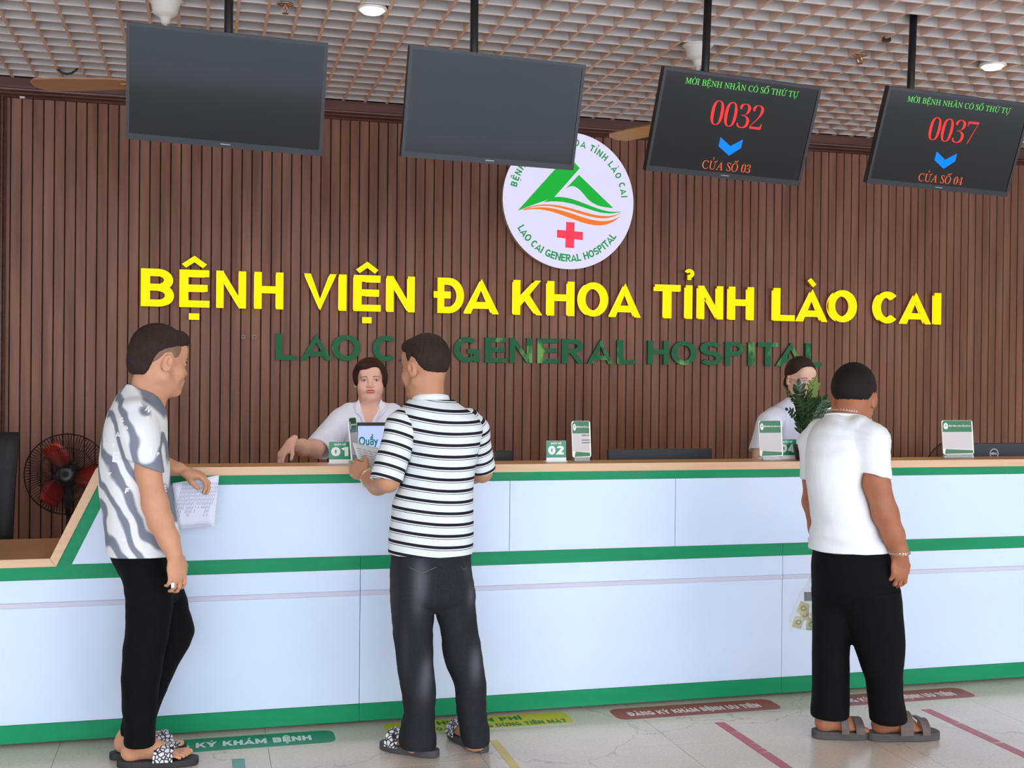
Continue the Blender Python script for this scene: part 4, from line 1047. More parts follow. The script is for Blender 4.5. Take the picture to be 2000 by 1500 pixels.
def brows(parent, P, V, Q, B, arch=.004, wd=.002, m_=None):
    bv = bvh_of(V, Q); f = Vector(B[:, 1])
    for sg in (-1, 1):
        top, bot = [], []
        for t in np.linspace(0, 1, 9):
            x = sg*(.014+.034*t); z = .022+arch*math.sin(PI*min(1, t*1.15)); w_ = wd*(1-.6*t)+.0006
            for L, dz in ((top, w_), (bot, -w_)):
                o = Vector(P(x, .16, z+dz)); h_ = bv.ray_cast(o, -f); L.append(h_[0]+f*.0012 if h_[0] is not None else o)
        vs = top+bot; fs = [(i, i+1, i+10, i+9) for i in range(8)]
        o = MB().add(vs, fs).build('eyebrow', m_ or browm, parent, fix=False)
        md = o.modifiers.new('thickness', 'SOLIDIFY'); md.thickness = .0015; md.offset = 0
def folds(seed, amp, f=(5, 5, 12)):
    return lambda V: amp*wob(V, f, seed, 7)+amp*.45*wob(V, tuple(q*2.3 for q in f), seed+9, 6)
def loftn(F, rows, Y, b, px, **kw):
    R_, th = rows_px(rows, Y, b, px); F.loft(R_, th, **kw); return R_, th
def cloth(name, rgb, rgb2, rough=.8, sc=(30, 30, 30), bump=.25, k=.3):
    return mat(name, rgb, rough, spec=.15, noise=(sc, rgb2, k), bump=((420, 420, 420), bump))
def ring(center, axis, up, ra, rb, n=40):
    a = Vector(axis).normalized(); u = Vector(up); u = (u-a*u.dot(a)).normalized(); v = a.cross(u)
    return [Vector(center)+u*ra*math.cos(2*PI*k/n)+v*rb*math.sin(2*PI*k/n) for k in range(n)]
def chainlet(name, pts, r_, m_, parent, step=1):
    """small links strung along a closed line"""
    mb = MB(); n = len(pts)
    for k in range(0, n, step):
        p, q = Vector(pts[k]), Vector(pts[(k+step) % n]); d = (q-p); w_ = d.cross(Vector((0, 0, 1))).normalized() if (k//step) % 2 else Vector((0, 0, 1)); w_ = w_*r_*1.6
        mb.tube([p-d*.15+w_*0, p+d*.3+w_, q-d*.3+w_, q+d*.15, q-d*.3-w_, p+d*.3-w_], r_*.55, 5, True)
    return mb.build(name, m_, parent)
silv = mat('silver_chain', (216, 210, 204), .25, metal=.85)

# ---------------------------------------------------------------- the young man at the left
def young_man():
    p = thing('person', 'person in a grey and white letter print shirt and black trousers holding papers', 'person', (-.19, 4.6, 0))
    sk = skin('skin_fair', (208, 156, 124), (196, 140, 108))
    hc = pt(311, 708, 4.57); B = basis(31, -6); s = 1.05
    tor = [(750,246,296,0,.07),(762,236,306,0,.1),(780,226,314,0,.15),(800,216,322,0,.185),(825,208,325,0,.2),(850,203,326,0,.2),(900,197,328,0,.195),(950,196,331,0,.19),(1000,203,342,0,.185),(1040,207,349,0,.185),(1078,211,351,0,.185)]
    hips = [(1062,217,324,0,.16),(1085,217,329,0,.165),(1105,227,334,0,.162),(1127,241,341,0,.15),(1150,246,346,0,.12),(1175,256,344,0,.06)]
    nl = [(1120,242,334),(1167,246,336),(1214,248,333),(1255,243,326),(1291,240,318),(1335,238,311),(1402,242,304),(1435,243,303),(1451,243,303)]
    fl = [(1130,262,348),(1160,276,362),(1188,287,367),(1215,297,376),(1234,300,381),(1262,293,370),(1295,276,348),(1332,262,332),(1372,248,315),(1405,240,303),(1430,234,293)]
    YN, YFo = 4.535, 4.69
    F = Field((-.52, 4.25, 0), (.24, 4.95, 1.75), .0031)
    head(F, hc, B, s)
    P = lambda x, y, z: hc+B @ np.array((x, y, z))*s
    F.cap(P(0, -.03, -.035), .056, pt(281, 782, 4.59), .060, .03); F.cap(P(0, .02, -.07), .04, pt(292, 790, 4.59), .05, .03)
    loftn(F, tor[3:-1], 4.6, .18, 270, shrink=.024, k=.04); loftn(F, hips, 4.61, .16, 280, shrink=.035)
    loftn(F, nl, YN, .07, 280, shrink=.014); loftn(F, fl, YFo, .07, 300, shrink=.014)
    ra = [pt(268, 824, 4.45), pt(290, 925, 4.40), pt(303, 985, 4.385), pt(313, 1018, 4.38), pt(329, 1052, 4.37), pt(340, 1082, 4.365)]
    F.chain(ra, [.036, .043, .045, .043, .036, .029], .02)
    W1, tips, th = hand(F, pt(341, 1084, 4.362), (.12, 0, -1), (.55, -.85, .05), (.8, .5, 0), s=1.02, curls=[(14, 30, 24), (15, 34, 26), (17, 36, 28), (18, 38, 30)], thumb_in=.5)
    F.chain([pt(268, 810, 4.76), pt(292, 895, 4.83), pt(322, 912, 4.80), pt(350, 916, 4.78)], [.05, .044, .036, .027], .02)
    W2, t2, th2 = hand(F, pt(354, 918, 4.775), (.93, .05, -.28), (.2, -.1, .95), (0, -.8, -.5), s=1.02, curls=[(35, 40, 25), (30, 40, 25), (30, 40, 25), (30, 40, 25)], thumb_in=.55)
    f1 = foot(F, (-.288, 4.565), (-.035, 4.54), 1.0, .024, 1, pt(273, 1448, YN))
    f2 = foot(F, (-.318, 4.662), (-.075, 4.727), 1.0, .024, -1, pt(258, 1432, YFo))
    body, V, Q = mk(F, 'body', sk, p)
    hr = hair('hair', hc, B, s, 0, [(-.15, -.048), (-.082, -.048), (-.072, -.03), (-.052, .012), (-.028, .044), (.026, .062), (.07, .066), (.085, .076), (.12, .085)], (.082, .103, .099), (-.012, .042), hair_m, p, .004, 3,
         lambda F_, P_: (F_.ell(P_(0, .068, .088), np.array((.05, .034, .036))*s, B, .02), F_.ell(P_(0, -.078, -.012), np.array((.056, .034, .05))*s, B, .03), F_.plane(P_(0, -.09, -.052), -B[:, 2], hc-.2, hc+.2)), .0013)
    hair('faded_side', hc, B, s, 0, [(-.15, -.02), (-.06, -.03), (-.045, -.008), (-.02, .024), (.005, .03), (.02, .004), (.034, .006), (.05, .03), (.075, .058), (.12, .085)], (.0772, .0995, .0905), (-.014, .037), mat('shaved_hair', (150, 112, 88), .7, noise=((400, 400, 400), (112, 82, 66), .3)), p, .004, 5, None, .0003)
    eyes(p, P, B, s); brows(p, P, V, Q, B)
    # trousers
    F = Field((-.5, 4.35, .03), (.22, 4.95, 1.0), .0045)
    tr = cloth('black_trousers', (9, 8, 10), (13, 12, 14), .85)
    loftn(F, hips, 4.61, .16, 280, k=0); loftn(F, nl, YN, .085, 280, k=.012); loftn(F, fl, YFo, .085, 300, k=.012)
    mk(F, 'trousers', tr, p, 2, lambda V: folds(4, .0022, (4, 4, 9))(V)+.004*np.exp(-((V[:, 2]-.66)/.12)**2)*wob(V, (4, 4, 16), 8))
    # shirt
    F = Field((-.52, 4.28, .78), (.22, 4.98, 1.56), .004)
    R_, thy = loftn(F, tor, 4.6, .18, 270, k=.0)
    S1 = F.twin(); S1.cap(pt(264, 810, 4.46), .058, pt(270, 850, 4.425), .066, .03); S1.cap(pt(268, 840, 4.43), .066, pt(291, 945, 4.40), .061, .03)
    hp = pt(289, 912, 4.40); S1.plane(hp, (-.42, 0, -1), (-1, 4, .9), (1, 5, 1.5)); S1.cap(pt(286, 900, 4.405), .046, pt(293, 955, 4.40), .049, 0, 'cut')
    F.join(S1, .018)
    S2 = F.twin(); S2.cap(pt(262, 808, 4.76), .07, pt(292, 915, 4.84), .06, .03); S2.plane(pt(290, 900, 4.84), (.3, .3, -1), (-1, 4, .9), (1, 5, 1.5)); F.join(S2, .018)
    F.cap(pt(281, 782, 4.59), .066, P(0, -.03, -.035), .062, .004, 'cut'); F.cap(pt(300, 772, 4.6), .055, pt(306, 760, 4.6), .06, .01, 'cut')
    loftn(F, [(1050,207,349,0,.185),(1084,211,351,0,.185)], 4.6, .178, 270, op='cut', k=0, shrink=.012)
    sh = mat('tie_dye_shirt', (222, 224, 228), .8, spec=.15)
    t = sh.node_tree; co = t.nodes.new('ShaderNodeTexCoord'); mp = t.nodes.new('ShaderNodeMapping'); mp.inputs['Rotation'].default_value = (0, .62, .3)
    wv = t.nodes.new('ShaderNodeTexWave'); wv.inputs['Scale'].default_value = 4.0; wv.inputs['Distortion'].default_value = 7; wv.inputs['Detail'].default_value = 1.5; wv.inputs['Detail Scale'].default_value = 1.6
    rr = t.nodes.new('ShaderNodeValToRGB'); rr.color_ramp.elements[0].position = .22; rr.color_ramp.elements[0].color = lin((124, 130, 144)); rr.color_ramp.elements[1].position = .58; rr.color_ramp.elements[1].color = lin((228, 230, 232))
    t.links.new(co.outputs['Object'], mp.inputs[0]); t.links.new(mp.outputs[0], wv.inputs['Vector']); t.links.new(wv.outputs['Fac'], rr.inputs[0]); t.links.new(rr.outputs[0], t.nodes['Principled BSDF'].inputs['Base Color'])
    so, V, Q = mk(F, 'shirt', sh, p, 2, lambda V: folds(2, .003, (4, 4, 3))(V)*np.clip((1.47-V[:, 2])*8, .2, 1))
    bv = bvh_of(V, Q); view = Vector(AX.T @ np.array(((270-1000)/F_PX, -.05, 1))).normalized(); u0 = view.cross(Vector((0, 0, 1))).normalized()
    pw = mat('print_white', (240, 242, 244), .7)
    for ch, x, y, h_, ro in (('A',274,789,11,10),('N',290,799,12,-35),('A',288,815,9,80),('G',278,842,10,-20),('F',238,823,14,20),('A',230,848,11,0),('E',226,893,20,-4),('D',250,941,11,8),('F',248,959,11,-15),('A',258,1016,10,-30),('E',241,1055,8,70),('L',275,1068,13,-8),('A',293,880,18,-28),('P',309,887,8,0),('E',272,913,10,25),('L',314,932,10,50),('E',322,957,13,8),('D',329,995,12,12),('D',346,1035,13,5),('R',222,870,7,0),('L',205,862,12,-5),('A',214,925,9,-60),('G',247,835,7,10)):
        Z, wd = glyph(ch, .24); m0 = MB(); sz = h_*MPP(hp)
        for Pz, c_ in Z: m0.strip(Pz, .24, lambda a, b, d_: (a-wd/2, b-.5, 0), 0, 0, c_, (0, 1))
        cr, sr = math.cos(math.radians(ro)), math.sin(math.radians(ro))
        mb = MB(); decal(mb, bv, pt(x, y, 4.4), u0, (0, 0, 1), view, [((v[0]*cr-v[1]*sr)*sz, (v[0]*sr+v[1]*cr)*sz) for v in m0.v], m0.f); mb.build('printed_letter', pw, so, fix=False)
    # slides
    blk_r = mat('slide_rubber', (40, 38, 40), .6)
    pr = mat('slide_print', (214, 212, 214), .5); t = pr.node_tree; co = t.nodes.new('ShaderNodeTexCoord'); v_ = t.nodes.new('ShaderNodeTexVoronoi'); v_.feature = 'DISTANCE_TO_EDGE'; v_.distance = 'EUCLIDEAN'; v_.inputs['Scale'].default_value = 62
    r2 = t.nodes.new('ShaderNodeValToRGB'); r2.color_ramp.elements[0].position = .1; r2.color_ramp.elements[0].color = lin((28, 28, 34)); r2.color_ramp.elements[1].position = .14; r2.color_ramp.elements[1].color = lin((222, 220, 224))
    t.links.new(co.outputs['Object'], v_.inputs['Vector']); t.links.new(v_.outputs['Distance'], r2.inputs[0]); t.links.new(r2.outputs[0], t.nodes['Principled BSDF'].inputs['Base Color'])
    for (he, to, W_, sd) in (((-.303, 4.566), (-.006, 4.536), f1, -1), ((-.336, 4.656), (-.055, 4.732), f2, 1)):
        sl_ = sole('slide', he, to, .105, .026, blk_r, p)
        strap('printed_strap', W_, .52, .80, .054, .052, pr, sl_, .005, 16, skew=.04*sd)
    # the papers in his hand
    pap = mat('printed_paper', (226, 230, 246), .7)
    pa = thing('paper_sheets', 'printed paper sheets hanging from the left hand of the man in the letter shirt', 'papers', tuple(pt(385, 975, 4.775)))
    for k_, dy in ((0, 0), (1, .005)):
        vs = []; n = 10
        for i in range(n+1):
            for j in range(n+1):
                a, b = i/n, j/n; x = (336+a*92)*(1-b)+(350+a*(62+6*k_))*b; y = (944-16*a)*(1-b)+(1030-6*a+4*k_)*b
                vs.append(tuple(pt(x, y, 4.782+dy+.012*math.sin(a*3)*b-.008*b)))
        o = MB().add(vs, [(i*(n+1)+j, (i+1)*(n+1)+j, (i+1)*(n+1)+j+1, i*(n+1)+j+1) for i in range(n) for j in range(n)]).build('sheet', pap, pa, smooth=True)
        md = o.modifiers.new('thickness', 'SOLIDIFY'); md.thickness = .0006
        if k_ == 0: bvp = BVHTree.FromPolygons(vs, [(i*(n+1)+j, (i+1)*(n+1)+j, (i+1)*(n+1)+j+1, i*(n+1)+j+1) for i in range(n) for j in range(n)]); sheet0 = o
    mb = MB(); ink = mat('print_ink', (128, 136, 164), .7); rs = random.Random(3)
    for k_ in range(24):
        bx = 350+k_*3.0; ln = rs.uniform(.55, .98)
        A_, E_ = np.array((bx+8, 944-.12*k_)), np.array((bx-14, 1012-.1*k_)); 
        for q in range(9):
            a0, a1 = q/9+.005, q/9+.1*rs.uniform(.75, 1.08)
            if q/9 > ln: break
            p0, p1 = A_+(E_-A_)*a0, A_+(E_-A_)*a1
            decal(mb, bvp, pt(*p0, 4.78), (1, 0, 0), (0, 0, 1), view, [(0, 0), (.0016, 0), tuple((pt(*p1, 4.78)-pt(*p0, 4.78))[[0, 2]]+[.0016, 0]), tuple((pt(*p1, 4.78)-pt(*p0, 4.78))[[0, 2]])], [(0, 1, 2, 3)], .001)
    mb.build('printed_text', ink, sheet0, fix=False)
    wp = MB(); c_ = pt(337.5, 1143, 4.350); wp.box(c_-[.006, .007, .010], c_+[.006, .007, .010])
    tag(wp.build('tissue_wad', mat('tissue', (236, 236, 234), .8), bevel=.004), 'small white wad between the fingers of the right hand of the man at the left', 'tissue')
young_man()

# ---------------------------------------------------------------- the man in the striped shirt
def stripes_mat(name):
    """white knit with a broad and a thin dark stripe per repeat; the stripe coordinate comes with the mesh"""
    m_ = mat(name, (222, 230, 232), .85, spec=.12, bump=((420, 420, 420), .2)); t = m_.node_tree
    at = t.nodes.new('ShaderNodeAttribute'); at.attribute_name = 'along'
    fr = t.nodes.new('ShaderNodeMath'); fr.operation = 'FRACT'; t.links.new(at.outputs['Fac'], fr.inputs[0])
    r_ = t.nodes.new('ShaderNodeValToRGB'); r_.color_ramp.interpolation = 'CONSTANT'; e = r_.color_ramp.elements
    wh, bk = lin((226, 233, 234)), lin((38, 33, 43))
    e[0].position = 0; e[0].color = wh; e[1].position = .08; e[1].color = bk
    for p_, c_ in ((.34, wh), (.44, bk), (.495, wh)):
        n_ = e.new(p_); n_.color = c_
    t.links.new(fr.outputs[0], r_.inputs[0]); t.links.new(r_.outputs[0], t.nodes['Principled BSDF'].inputs['Base Color'])
    return m_
def striped_man():
    p = thing('person', 'person seen from behind in a black and white striped shirt and washed black jeans', 'person', (.93, 4.46, 0))
    sk = skin('skin_tan', (198, 146, 114), (184, 130, 98)); Y0 = 4.46
    hc = pt(830, 720, 4.46); B = basis(123, -4); s = 1.0
    tor = [(780,801,884,0,.066),(788,790,896,0,.09),(800,782,914,0,.11),(815,781,935,0,.12),(835,787,944,0,.125),(855,796,940,0,.125),(885,797,934,0,.125),(916,790,928,0,.125),(947,780,925,0,.13),(977,767,924,0,.13),(1008,765,924,0,.13),(1039,760,924,0,.13),(1070,758,924,0,.13),(1090,760,922,0,.13)]
    hips = [(1078,765,919,0,.12),(1100,762,921,0,.125),(1130,761.5,924,0,.13),(1160,762,928,0,.13),(1180,764,928,0,.10),(1192,768,925,0,.06)]
    ll = [(1150,762,847),(1188,764,848),(1234,767,845),(1265,772,846),(1301,775,847),(1335,781,850),(1352,784,850),(1378,788,850),(1402,787,850),(1432,779,851),(1450,779,852),(1464,783,853)]
    rl = [(1150,848,928),(1188,849,929),(1228,860,933),(1260,863,939),(1285,866,943),(1311,876,947),(1335,888,951),(1368,891,949),(1395,893,950),(1419,894,955),(1442,900,957),(1456,905,957)]
    F = Field((.50, 4.2, 0), (1.36, 5.0, 1.72), .0031)
    head(F, hc, B, s); P = lambda x, y, z: hc+B @ np.array((x, y, z))*s
    F.cap(P(0, -.03, -.035), .052, pt(838, 785, 4.46), .058, .03); F.cap(P(0, .015, -.07), .04, pt(836, 790, 4.47), .05, .03)
    loftn(F, tor[4:-1], Y0, .12, 850, shrink=.024, k=.04); loftn(F, hips, Y0, .12, 850, shrink=.035); loftn(F, ll, Y0, .06, 810, shrink=.022); loftn(F, rl, Y0-.02, .06, 910, shrink=.022)
    la = [pt(787, 826, 4.45), pt(768, 890, 4.425), pt(757, 938, 4.42), pt(738, 946, 4.53), pt(716, 932, 4.62)]
    F.chain(la, [.042, .042, .044, .04, .028], .02)
    W1, tips, th = hand(F, pt(713, 930, 4.635), (-.42, .6, .3), (-.55, -.5, .25), (.2, .3, 1), s=.95, curls=[(30, 40, 30), (34, 45, 30), (38, 48, 32), (40, 50, 34)], thumb_in=.25)
    F.chain([pt(928, 832, 4.49), pt(943, 890, 4.555), pt(941, 922, 4.58), pt(925, 926, 4.66), pt(905, 915, 4.70)], [.04, .04, .04, .036, .028], .02)
    hand(F, pt(903, 914, 4.705), (-.8, .45, .2), (0, -.3, 1), (-.3, .6, 0), s=.95)
    f1 = foot(F, (.855, 4.425), (.712, 4.562), 1.0, .024, -1, pt(818, 1452, Y0)); f2 = foot(F, (1.06, 4.44), (1.012, 4.655), 1.0, .024, 1, pt(930, 1446, Y0-.02))
    body, V, Q = mk(F, 'body', sk, p)
    hair('hair', hc, B, s, 0, [(-.15, -.068), (-.088, -.068), (-.065, -.054), (-.045, -.024), (-.022, .026), (.0, .034), (.012, .012), (.026, .012), (.036, .036), (.06, .056), (.085, .072), (.12, .085)], (.081, .103, .097), (-.014, .042), hair_m, p, .009, 11,
         lambda F_, P_: F_.ell(P_(0, .055, .088), np.array((.056, .045, .034))*s, B, .02), .0013, taper=.05)
    eyes(p, P, B, s); brows(p, P, V, Q, B)
    # washed jeans: the fading is wear in the cloth
    jm = mat('washed_black_denim', (38, 38, 43), .85, spec=.12, bump=((500, 500, 500), .3)); t = jm.node_tree
    at = t.nodes.new('ShaderNodeAttribute'); at.attribute_name = 'wear'; r_ = t.nodes.new('ShaderNodeValToRGB'); nz = t.nodes.new('ShaderNodeTexNoise'); nz.inputs['Scale'].default_value = 120
    ad = t.nodes.new('ShaderNodeMath'); ad.operation = 'MULTIPLY_ADD'; ad.inputs[1].default_value = .22; t.links.new(nz.outputs['Fac'], ad.inputs[0]); t.links.new(at.outputs['Fac'], ad.inputs[2])
    r_.color_ramp.elements[0].position = .05; r_.color_ramp.elements[0].color = lin((33, 33, 38)); r_.color_ramp.elements[1].position = 1.1; r_.color_ramp.elements[1].color = lin((98, 100, 105))
    t.links.new(ad.outputs[0], r_.inputs[0]); t.links.new(r_.outputs[0], t.nodes['Principled BSDF'].inputs['Base Color'])
    F = Field((.5, 4.25, .03), (1.36, 4.7, 1.0), .0045)
    loftn(F, hips, Y0, .12, 850, k=0); loftn(F, ll, Y0, .1, 810, k=.008, n=2.1); loftn(F, rl, Y0-.01, .1, 910, k=.008, n=2.1)
    def wear(V):
        o = np.zeros(len(V))
        for px, py, sx_, sz, a in ((818,1125,.028,.07,.6),(815,1168,.024,.07,.35),(912,1115,.02,.03,.25),(920,1160,.02,.05,.5),(834,1312,.024,.055,.65),(928,1296,.024,.06,.7),(770,1190,.012,.2,.25),(828,1345,.03,.05,.3),(790,1275,.012,.1,.15)):
            c_ = pt(px, py, Y0-.08); o += a*np.exp(-((V[:, 0]-c_[0])/sx_)**2-((V[:, 2]-c_[2])/sz)**2)*(V[:, 1] < Y0+.02)
        return {'wear': o}
    jo, V, Q = mk(F, 'jeans', jm, p, 2, lambda V: folds(14, .0025, (4, 4, 8))(V)+.004*np.exp(-((V[:, 2]-.12)/.09)**2)*wob(V, (4, 4, 18), 8)+.003*np.exp(-((V[:, 2]-.62)/.16)**2)*wob(V, (3, 3, 14), 21), wear)
    bv = bvh_of(V, Q); view = Vector(AX.T @ np.array(((850-1000)/F_PX, -.2, 1))).normalized()
    st = mat('jeans_stitching', (96, 92, 90), .8)
    for pts_ in ([(791,1090),(793,1097),(822,1110),(853,1097),(853,1090)], [(906,1096),(912,1102),(919,1097)], [(853,1110),(851,1150),(849,1186)]):
        mb = MB(); q = []
        for (x0, y0), (x1, y1) in zip(pts_, pts_[1:]):
            for k_ in range(8):
                t_ = k_/8; q.append((x0+(x1-x0)*t_, y0+(y1-y0)*t_))
        vs = []
        for x, y in q+[pts_[-1]]:
            for dx in (-.6, .6):
                h_ = bv.ray_cast(Vector(pt(x, y+dx, 3.9)), view); vs.append(tuple(h_[0]-view*.001) if h_[0] is not None else tuple(pt(x, y+dx, Y0-.1)))
        mb.add(vs, [(2*i, 2*i+1, 2*i+3, 2*i+2) for i in range(len(q))]).build('pocket_stitching', st, jo, fix=False)
    # shirt: body and two sleeves, each with its own run of stripes
    sm = stripes_mat('striped_knit')
    F = Field((.5, 4.2, .78), (1.36, 4.8, 1.52), .004)
    loftn(F, tor, Y0, .12, 850, k=0)
    F.cap(pt(838, 785, 4.46), .064, P(0, -.03, -.035), .058, .004, 'cut'); loftn(F, [(1060,758,923,0,.13),(1098,760,922,0,.13)], Y0, .12, 850, op='cut', k=0, shrink=.012)
    zs = [(pt(850, y, Y0)[2]) for y in (800, 820, 841, 862, 885, 908, 930, 952, 974, 996, 1018, 1039, 1060, 1082)]
    def along(V):
        z = V[:, 2]+.010*np.cos((V[:, 0]-.95)*9)-.035*np.maximum(0, .86-V[:, 0])*np.clip((1.36-V[:, 2])/.1, 0, 1)-.014*((V[:, 0]-.95)/.2)**2*np.clip((V[:, 2]-1.2)/.14, 0, 1)+.0018*wob(V, (3, 3, 3), 4)
        return {'along': -(z-1.395)/.0435+20.205}
    so, V, Q = mk(F, 'shirt', sm, p, 2, lambda V: folds(31, .0032, (4, 4, 3))(V)*np.clip((1.45-V[:, 2])*8, .2, 1), along)
    def sleeve(pts_, rs, hem, nrm, inner, L0):
        F = Field((.5, 4.2, .95), (1.4, 4.8, 1.5), .004); F.chain(pts_, rs, .02); F.plane(hem, nrm, (0, 4, .9), (2, 5, 1.6)); F.chain(inner[0], inner[1], 0, 'cut')
        ax_ = np.array(pts_[-1])-np.array(pts_[1]); ax_ /= np.linalg.norm(ax_)
        return mk(F, 'sleeve', sm, so, 2, lambda V: folds(5, .0025, (5, 5, 4))(V), lambda V: {'along': ((V-np.array(hem)) @ ax_)/.0435+20.445})[0]
    sleeve([pt(797, 822, 4.46), pt(785, 834, 4.45), pt(750, 950, 4.41)], [.056, .063, .063], pt(752, 939, 4.415), pt(751, 945, 4.41)-pt(785, 835, 4.45)+np.array((.035, 0, 0)), ([pt(757, 915, 4.42), pt(744, 975, 4.41)], [.05, .052]), 0)
    sleeve([pt(915, 822, 4.47), pt(928, 840, 4.49), pt(944, 930, 4.57)], [.05, .054, .055], pt(943, 917, 4.56), pt(946, 925, 4.57)-pt(927, 840, 4.49)-np.array((.02, 0, 0)), ([pt(940, 900, 4.55), pt(946, 950, 4.58)], [.043, .045]), 0)
    # collar ribbing
    cm = mat('ribbed_collar', (226, 232, 232), .85, bump=((40, 700, 700), .2)); mb = MB()
    c0 = pt(841, 778, 4.46)
    vs = []; N_ = 48
    for rr_, zz_ in ((.0, -.016), (.004, -.012), (.0015, .002), (-.002, .009), (-.006, .010), (-.009, .002), (-.008, -.014)):
        for k_ in range(N_):
            a = 2*PI*k_/N_; vs.append(c0+np.array(((.072+rr_)*math.cos(a), (.069+rr_)*math.sin(a), zz_-.010*math.sin(a))))
    fs = [(i*N_+k_, i*N_+(k_+1) % N_, ((i+1) % 7)*N_+(k_+1) % N_, ((i+1) % 7)*N_+k_) for i in range(7) for k_ in range(N_)]
    mb.add(vs, fs).build('collar', cm, so, smooth=True)
    # slides
    rb = mat('grey_slide_rubber', (66, 64, 66), .65); pr = bpy.data.materials['slide_print']
    for he, to, W_ in (((.888, 4.392), (.698, 4.575), f1), ((1.076, 4.398), (1.006, 4.672), f2)):
        sl_ = sole('slide', he, to, .108, .03, rb, p); strap('printed_strap', W_, .55, .84, .056, .055, pr, sl_, .005, 16)
    # bracelet
    a_ = pt(738, 946, 4.53)-pt(716, 932, 4.66); w_ = pt(720, 934, 4.645)
    chainlet('bead_bracelet', ring(w_-a_*.02+np.array((0, -.035, 0)), a_, (0, 0, 1), .037, .035, 36), .0034, mat('pearl_bead', (224, 206, 190), .4), p)
    # sheet of paper
    pa = thing('paper_sheet', 'printed sheet held over the ledge by the man in the striped shirt', 'paper', tuple(pt(720, 890, 4.74)))
    vs = []; n = 8
    for i in range(n+1):
        for j in range(n+1):
            a, b = i/n, j/n; x = (688+72*a)*(1-b)+(705+58*a)*b; y = (864+15*a)*(1-b)+(917+14*a)*b
            vs.append(tuple(pt(x, y, 4.77-.035*b+.014*math.sin(a*2.5))))
    fs = [(i*(n+1)+j, (i+1)*(n+1)+j, (i+1)*(n+1)+j+1, i*(n+1)+j+1) for i in range(n) for j in range(n)]
    o = MB().add(vs, fs).build('sheet', mat('grey_paper', (214, 212, 214), .7), pa, smooth=True); md = o.modifiers.new('thickness', 'SOLIDIFY'); md.thickness = .0006
    bvp = BVHTree.FromPolygons(vs, fs); mb = MB()
    for k_ in range(8):
        q0, q1 = pt(694+1.8*k_, 871+5.4*k_, 4.7), pt(750+1.2*k_, 884+5.6*k_, 4.7); d_ = q1-q0
        for j in range(5): decal(mb, bvp, q0+d_*(j/5), d_, (0, 0, 1), view, [(0, 0), (.16, 0), (.16, .0022), (0, .0022)], [(0, 1, 2, 3)], .0012)
    mb.build('printed_text', mat('print_ink_grey', (128, 126, 132), .7), o, fix=False)
striped_man()

